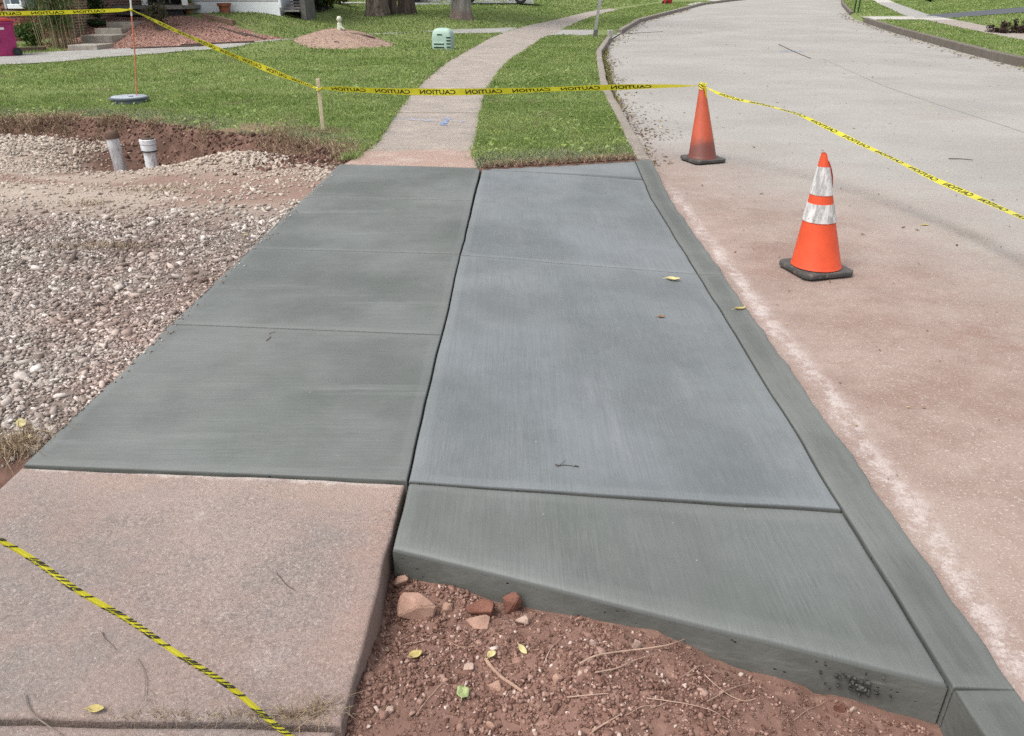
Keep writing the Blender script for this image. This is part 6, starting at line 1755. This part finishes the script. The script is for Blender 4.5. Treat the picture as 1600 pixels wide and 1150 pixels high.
# ------------------------------------------------------------------ green pedestal, bins, letterbox post, posts
M_ped = plain('pale_green_plastic', (0.30, 0.405, 0.345), 0.6, 0.10, 5, 0.35, 0, 0.05, (0.25, 0.34, 0.29))
M_slot = plain('dark_slot', (0.03, 0.05, 0.04), 0.8)
pb_ = G(693, 77, ground_z); pd = pb_[1] * CT + 0.7; pw = 33 / FPX * pd; ph = 29.5 / FPX * pd / 0.97
ped = empty('utility_pedestal', pb_, 'pale green plastic utility box with louvres on the lawn by the walk', 'utility box', rz=rad(-14))
w2, d2 = pw * 0.46, pw * 0.34
def sup(t, e=0.35): return abs(math.cos(t)) ** e * (1 if math.cos(t) >= 0 else -1), abs(math.sin(t)) ** e * (1 if math.sin(t) >= 0 else -1)
def suplathe(prof, n=36):
    mb = MB(); rings = []
    for k, z in prof:
        rings.append([mb.bm.verts.new((w2 * k * sup(2 * math.pi * i / n)[0], d2 * k * sup(2 * math.pi * i / n)[1], z)) for i in range(n)])
    for a, b in zip(rings, rings[1:]):
        for i in range(n): mb.bm.faces.new((a[i], a[(i + 1) % n], b[(i + 1) % n], b[i]))
    mb.bm.faces.new(rings[-1]); return mb
suplathe([(1.02, -0.05), (1.04, 0.04), (1.05, ph * 0.2), (1.04, ph * 0.6), (1.0, ph * 0.74), (0.90, ph * 0.87), (0.72, ph * 0.955), (0.45, ph), (0.2, ph * 1.005)]).build('cover', M_ped, ped, smooth_=True)
for zz in (0.12, 0.27):
    lv_ = MB().box((-w2 * 0.22, -d2 * 1.06, ph * zz + 0.02), (w2 * 1.05, 0.035, 0.022), bevel=0.004).build('louvre', M_ped, ped)
    MB().box((-w2 * 0.22, -d2 * 1.055, ph * zz - 0.006), (w2 * 1.05, 0.012, 0.022)).build('slot', M_slot, ped)
for zz in (0.14, 0.29, 0.44, 0.58):
    MB().box((w2 * 0.80, -d2 * 1.03, ph * zz + 0.02), (w2 * 0.42, 0.05, 0.022), (0, 0, 0.25), bevel=0.004).build('louvre', M_ped, ped)
    MB().box((w2 * 0.80, -d2 * 1.028, ph * zz - 0.004), (w2 * 0.42, 0.02, 0.018), (0, 0, 0.25)).build('slot', M_slot, ped)
MB().box((-w2 * 0.12, -d2 * 1.025, ph * 0.70), (0.13, 0.012, 0.030), (0.12, 0, 0)).build('label_plate', M_slot, ped)

M_mag = plain('magenta_plastic', (0.30, 0.022, 0.115), 0.45, 0.12, 4, 0.4)
M_redl = plain('red_plastic', (0.46, 0.045, 0.045), 0.45, 0.12, 4, 0.4)
M_blackp = plain('black_plastic', (0.02, 0.02, 0.022), 0.6, 0.3, 6)
M_stick_w = plain('white_sticker', (0.7, 0.66, 0.68), 0.6)
def wheel_bin(p, rz, body, lidm, label, scale=1.0):
    r = empty('wheeled_bin', p, label, 'wheeled bin', 'wheeled bins', rz); r.scale = (scale,) * 3
    mb = MB()
    rings = []
    for (w, d, z, oy) in [(0.22, 0.24, 0.02, 0), (0.235, 0.255, 0.30, 0), (0.27, 0.31, 0.84, -0.02), (0.285, 0.325, 0.85, -0.02), (0.285, 0.325, 0.92, -0.02)]:
        rings.append([mb.bm.verts.new((sx * w, sy * d + oy, z)) for sx, sy in ((-1, -1), (1, -1), (1, 1), (-1, 1))])
    for a, b in zip(rings, rings[1:]):
        for i in range(4): mb.bm.faces.new((a[i], a[(i + 1) % 4], b[(i + 1) % 4], b[i]))
    mb.bm.faces.new(rings[0][::-1]); mb.bm.faces.new(rings[-1])
    mb.build('body', body, r, bevel=0.02, smooth_=True)
    MB().prism([(-0.36, 0.925), (-0.345, 0.965), (-0.1, 1.005), (0.15, 1.0), (0.33, 0.965), (0.345, 0.925)], 'x', -0.30, 0.30).build('lid', lidm, r, bevel=0.012, smooth_=True)
    MB().tube([(-0.24, 0.38, 0.93), (0.24, 0.38, 0.93)], 0.018, 8).build('handle', body, r)
    for s in (-1, 1):
        w = MB().tube([(s * 0.19, 0.23, 0.12), (s * 0.26, 0.23, 0.12)], 0.12, 20).build('wheel', M_blackp, r, smooth_=True)
        MB().tube([(s * 0.262, 0.23, 0.12), (s * 0.268, 0.23, 0.12)], 0.05, 12).build('hub', M_slot, w)
    MB().box((0.272, -0.02, 0.74), (0.012, 0.12, 0.06)).build('sticker', M_stick_w, r)
    MB().box((0.262, -0.15, 0.52), (0.02, 0.05, 0.26), bevel=0.004).build('grip', body, r)
    return r
wb_ = G(13, 88, ground_z)
wheel_bin(wb_, rad(-52), M_mag, M_redl, 'magenta wheeled bin with a red lid at the left edge of the picture', 0.82)
M_redb = plain('dark_red_plastic', (0.36, 0.022, 0.022), 0.45, 0.12, 4, 0.4)
wb_ = G(1043, 6.5, ground_z)
wheel_bin(wb_, rad(115), M_redb, M_redb, 'plain red wheeled bin standing far up the street near the kerb', 0.85)

M_galv = plain('galvanised_steel', (0.27, 0.27, 0.265), 0.55, 0.25, 10, 0.5, 0.3)
lp_ = G(928.5, 58, ground_z); lt = D(937, 0, lp_[1]); v = Vector(lt - lp_)
mbx = empty('letterbox_post', lp_, 'leaning grey metal post with number plate and black bracket beside the drive', 'post')
mbx.rotation_euler = v.to_track_quat('Z', 'Y').to_euler()
L_ = v.length
ang = mbx.rotation_euler.to_matrix().inverted()
MB().box((0, 0.025, L_ * 0.6 - 0.15), (0.13, 0.012, L_ * 1.2 + 0.3)).build('web', M_galv, mbx)
for s in (-1, 1): MB().box((s * 0.062, -0.012, L_ * 0.6 - 0.15), (0.012, 0.06, L_ * 1.2 + 0.3)).build('flange', M_galv, mbx)
MB().box((0, -0.02, 0.10), (0.16, 0.12, 0.24), bevel=0.01).build('foot_block', plain('dark_post_foot', (0.10, 0.095, 0.09), 0.9), mbx)
pl_ = MB().box((0.0, -0.05, L_ * 0.90), (0.10, 0.010, 0.26)).build('number_plate', M_white, mbx)
MB().tube([(-0.03, -0.058, L_ * 0.85 + 0.10), (0.0, -0.058, L_ * 0.85 + 0.13), (0.03, -0.058, L_ * 0.85 + 0.09), (-0.03, -0.058, L_ * 0.85), (0.035, -0.058, L_ * 0.85)], 0.008, 5).build('numeral', M_slot, pl_)
MB().tube([(0.02, -0.01, L_ * 0.86), (0.30, 0.0, L_ * 1.12)], 0.024, 6).build('bracket', M_slot, mbx)
MB().box((0.12, 0.0, L_ * 1.22), (0.46, 0.20, 0.20), bevel=0.04, seg=3).build('letterbox', M_slot, mbx)

kb = G(953.5, 57, lambda x, y: float(h(x, y)) - 0.02); kw = 8.5 / FPX * (kb[1] * CT + 0.7)
o = MB().box((0, 0, kw * 0.55), (kw, kw * 0.8, kw * 1.1), bevel=0.015).build('kerb_block', M_apronR, None, kb, (0, 0, 0.2)); tag(o, 'pale square concrete block at the end of the kerb by the drive', 'concrete block')
M_gpost = plain('green_post', (0.018, 0.065, 0.026), 0.6)
for px, lb in ((1334.5, 'left one of the two thin dark green posts on the far right verge'), (1340.5, 'right one of the two thin dark green posts on the far right verge')):
    b_ = G(px, 20.5, ground_z)
    r = empty('green_post', b_, lb, 'post', 'green posts on the far verge')
    MB().box((0, 0.02, 0.7), (0.055, 0.008, 1.9)).build('web', M_gpost, r)
    for s in (-1, 1): MB().box((s * 0.026, 0.0, 0.7), (0.008, 0.035, 1.9)).build('flange', M_gpost, r)
# pale driveway openings further up the kerb
for k, (a, b) in enumerate([((1070, 12.5), (1086, 7.5)), ((1104, 5.2), (1116, 2.0))]):
    A_0, B_0 = G(*a, zroad), G(*b, zroad)
    decal('kerb_cut', [A_0, (float(xl(A_0[1])) - 0.1, A_0[1]), (float(xl(B_0[1])) - 0.1, B_0[1]), B_0], lambda x, y: float(h(x, y)) + 0.03, M_apronR, road)

# ------------------------------------------------------------------ trees
def mat_bark(name, a, b, wound=False):
    m = Mt(name, 0.95, 0.15); o = m.obj()
    f = m.noise(m.sc(o, (9, 9, 1.3)), 1.0, 6, 0.7)
    c = m.mix(m.step(f, 0.35, 0.65), a, b)
    c = m.mix(m.step(m.noise(o, 3, 4), 0.55, 0.75), c, tuple(v * 0.6 for v in a))
    if wound:
        Z = m.xyz(o)[2]
        c = m.mix(m.math('MULTIPLY', m.step(m.math('ADD', Z, m.math('MULTIPLY', m.noise(o, 3, 4), 0.6)), 0.75, 0.5), 0.7), c, (0.15, 0.105, 0.088))
    return m.done(c, m.bump(f, 0.9, 0.04))
M_barka = mat_bark('furrowed_bark', (0.065, 0.052, 0.042), (0.175, 0.145, 0.118))
M_barkd = mat_bark('dark_bark', (0.045, 0.036, 0.030), (0.105, 0.082, 0.064))
M_barkg = mat_bark('grey_bark', (0.12, 0.112, 0.102), (0.25, 0.235, 0.212), True)
M_crown = leaf_mat('crown_leaf', (0.020, 0.045, 0.012), (0.050, 0.095, 0.026), (0.100, 0.150, 0.050))
def tree(px, py, wpx, ht, cr, mat, label, seed, flare=1.35, nleaf=3200):
    b = G(px, py, ground_z); dep = b[1] * CT + (CAM_H - b[2]) * ST; R0 = wpx / 2 / FPX * dep
    r = empty('tree', (b[0], b[1] + R0 * 0.6, b[2]), label, 'tree', 'big trees on the neighbouring lawn')
    rn = random.Random(seed); n = 40
    mb = MB(); rings = []
    for z, k in [(-0.25, flare * 1.12), (0.0, flare), (0.12, 1 + (flare - 1) * 0.6), (0.35, 1 + (flare - 1) * 0.22), (0.8, 1.0), (1.6, 0.94), (3.0, 0.85), (ht * 0.42, 0.7)]:
        ring = []
        for i in range(n):
            a = 2 * math.pi * i / n
            w = 1 + 0.05 * math.sin(a * 5 + seed) * (1 + 1.6 * max(0, k - 1) / 0.35) + 0.03 * math.sin(a * 13 + z * 0.7 + seed) + rn.uniform(-0.012, 0.012)
            ring.append(mb.bm.verts.new((R0 * k * w * math.cos(a) + 0.03 * math.sin(z + seed) * z * 0.3, R0 * k * w * math.sin(a), z)))
        rings.append(ring)
    for a, b2 in zip(rings, rings[1:]):
        for i in range(n): mb.bm.faces.new((a[i], a[(i + 1) % n], b2[(i + 1) % n], b2[i]))
    mb.bm.faces.new(rings[-1])
    mb.build('trunk', mat, r, smooth_=True)
    P = []
    for k in range(7):
        a = k * 0.9 + rn.uniform(-0.3, 0.3); e = Vector((math.cos(a) * cr * rn.uniform(.5, .85), math.sin(a) * cr * rn.uniform(.5, .85), ht * rn.uniform(0.62, 0.95)))
        s = Vector((0, 0, ht * rn.uniform(0.33, 0.41))); m_ = s.lerp(e, 0.5) + Vector((0, 0, 0.4))
        MB().tube([s, m_, e], [R0 * 0.42, R0 * 0.25, 0.03], 8).build('limb', mat, r, smooth_=True)
        for c in range(9):
            cc = np.array(m_.lerp(e, rn.uniform(0.1, 1.1))) + np.array([rn.gauss(0, 0.8), rn.gauss(0, 0.8), rn.gauss(0.2, 0.5)])
            P.append(cc + RNG.normal(0, 0.52, (nleaf // 63, 3)))
    P = np.concatenate(P); V, F, rnn = cards(P, RNG.uniform(0.08, 0.17, len(P)))
    obj('crown', np_mesh('crown', V, F, M_crown, {'rnd': rnn}), r)
    return r
tree(588, 25.5, 32, 12, 4.2, M_barka, 'thick furrowed brown tree trunk, left one of the close group', 1)
tree(613.5, 23.5, 12, 9, 2.2, M_barkd, 'slender dark tree trunk in the middle of the close group', 2, 1.3, 1600)
tree(635, 22.5, 24, 11, 3.6, M_barkd, 'dark leaning tree trunk, right one of the close group', 3, 1.35)
tree(721, 31, 29, 12, 4.2, M_barkg, 'pale grey tree trunk with a red scar at its base near the drive', 4, 1.3)

# ------------------------------------------------------------------ far drive, cars, garage
M_asph = plain('worn_asphalt', (0.19, 0.19, 0.20), 0.9, 0.15, 3)
def far_sheet(name, pix, mat, dz=0.03):
    P = [G(a, b, h) for a, b in pix]
    return tag(decal(name, [P[0], P[1], P[2], P[3]], lambda x, y: float(h(x, y)), mat, None, dz, 8), kind='structure')
far_sheet('parking_area', [(640, 8.5), (834, 7.0), (834, -3), (640, -3)], M_asph)
far_sheet('pale_path', [(525, 6.6), (572, 6.4), (572, 4.2), (525, 4.5)], M_apronR, 0.035)
M_cblack = plain('black_car_paint', (0.012, 0.013, 0.016), 0.2, 0.2, 3, 0.6)
M_cred = plain('red_car_paint', (0.32, 0.018, 0.022), 0.25, 0.15, 3, 0.6)
M_rim = plain('alloy_rim', (0.34, 0.34, 0.35), 0.35, 0.1, 5, 0.5, 0.6)
M_tyre = plain('tyre_rubber', (0.018, 0.018, 0.018), 0.85)
M_cglass = plain('car_glass', (0.015, 0.02, 0.024), 0.06, 0.2, 3, 0.7)
M_lamp = plain('lamp_lens', (0.55, 0.56, 0.56), 0.15)
def car(p, rz, paint, label):
    r = empty('parked_car', p, label, 'car', 'parked cars beyond the trees', rz)
    side = [(-2.1, 0.25), (-2.15, 0.55), (-2.05, 0.85), (-1.3, 0.92), (1.0, 0.95), (1.75, 0.82), (2.1, 0.62), (2.12, 0.28), (1.7, 0.2), (-1.7, 0.2)]
    MB().prism(side, 'y', -0.86, 0.86).build('body', paint, r, bevel=0.06, smooth_=True)
    MB().prism([(-1.75, 0.90), (-1.25, 1.40), (0.25, 1.42), (1.05, 0.93)], 'y', -0.74, 0.74).build('cabin', M_cglass, r, bevel=0.06, smooth_=True)
    MB().prism([(-1.28, 1.385), (-1.15, 1.455), (0.2, 1.465), (0.36, 1.39)], 'y', -0.70, 0.70).build('roof', paint, r, bevel=0.03, smooth_=True)
    for sx in (-1.32, 1.32):
        for s in (-1, 1):
            w = MB().lathe([(0.20, -0.10), (0.31, -0.10), (0.33, -0.07), (0.33, 0.07), (0.31, 0.10), (0.20, 0.10)], 24).build('wheel', M_tyre, r, (sx, s * 0.80, 0.33), (math.pi / 2, 0, 0), smooth_=True)
            MB().lathe([(0.0001, -0.104), (0.19, -0.104), (0.20, -0.08), (0.20, 0.08), (0.19, 0.104), (0.0001, 0.104)], 16).build('rim', M_rim, w, smooth_=True)
    for s in (-1, 1):
        MB().box((2.08, s * 0.62, 0.64), (0.10, 0.34, 0.12), bevel=0.02).build('headlight', M_lamp, r)
        MB().box((-2.10, s * 0.66, 0.72), (0.08, 0.28, 0.14), bevel=0.02).build('tail_light', M_cred, r)
        MB().box((0.75, s * 0.95, 0.98), (0.12, 0.18, 0.12), bevel=0.03).build('mirror', paint, r)
    MB().box((2.11, 0, 0.42), (0.05, 1.0, 0.14), bevel=0.01).build('grille', M_slot, r)
    return r
cp_ = G(772, 8.0, h); car((cp_[0], cp_[1] + 0.9, float(h(cp_[0], cp_[1] + 0.9)) + 0.04), 0.0, M_cblack, 'black parked car seen behind the grey tree trunk')
cp_ = G(624, 4.5, h); car((cp_[0], cp_[1] + 3.2, float(h(cp_[0], cp_[1] + 3.2)) + 0.04), rad(-90), M_cred, 'red parked car glimpsed between the dark trunks')
gp = G(690, 3.4, h); gw = 60 / FPX * (gp[1] * CT + 0.7)
gr = empty('white_garage', (gp[0], gp[1] + 3, float(h(gp[0], gp[1] + 3))), 'white garage wall far behind the trees', 'garage')
MB().box((0.3, 1.6, 1.2), (5.0, 3.0, 3.0)).build('wall', M_white, gr)
MB().box((0.9, 0.08, 1.05), (2.4, 0.05, 2.1)).build('door', M_trim, gr)
MB().prism([(-0.2, 2.72), (1.6, 3.7), (3.4, 2.72)], 'x', -2.5, 3.1).build('roof', M_roofm, gr)
MB().tube([(-1.0, -1.2, -0.2), (-1.0, -1.2, 2.5)], 0.05, 8).build('post', M_slot, gr)
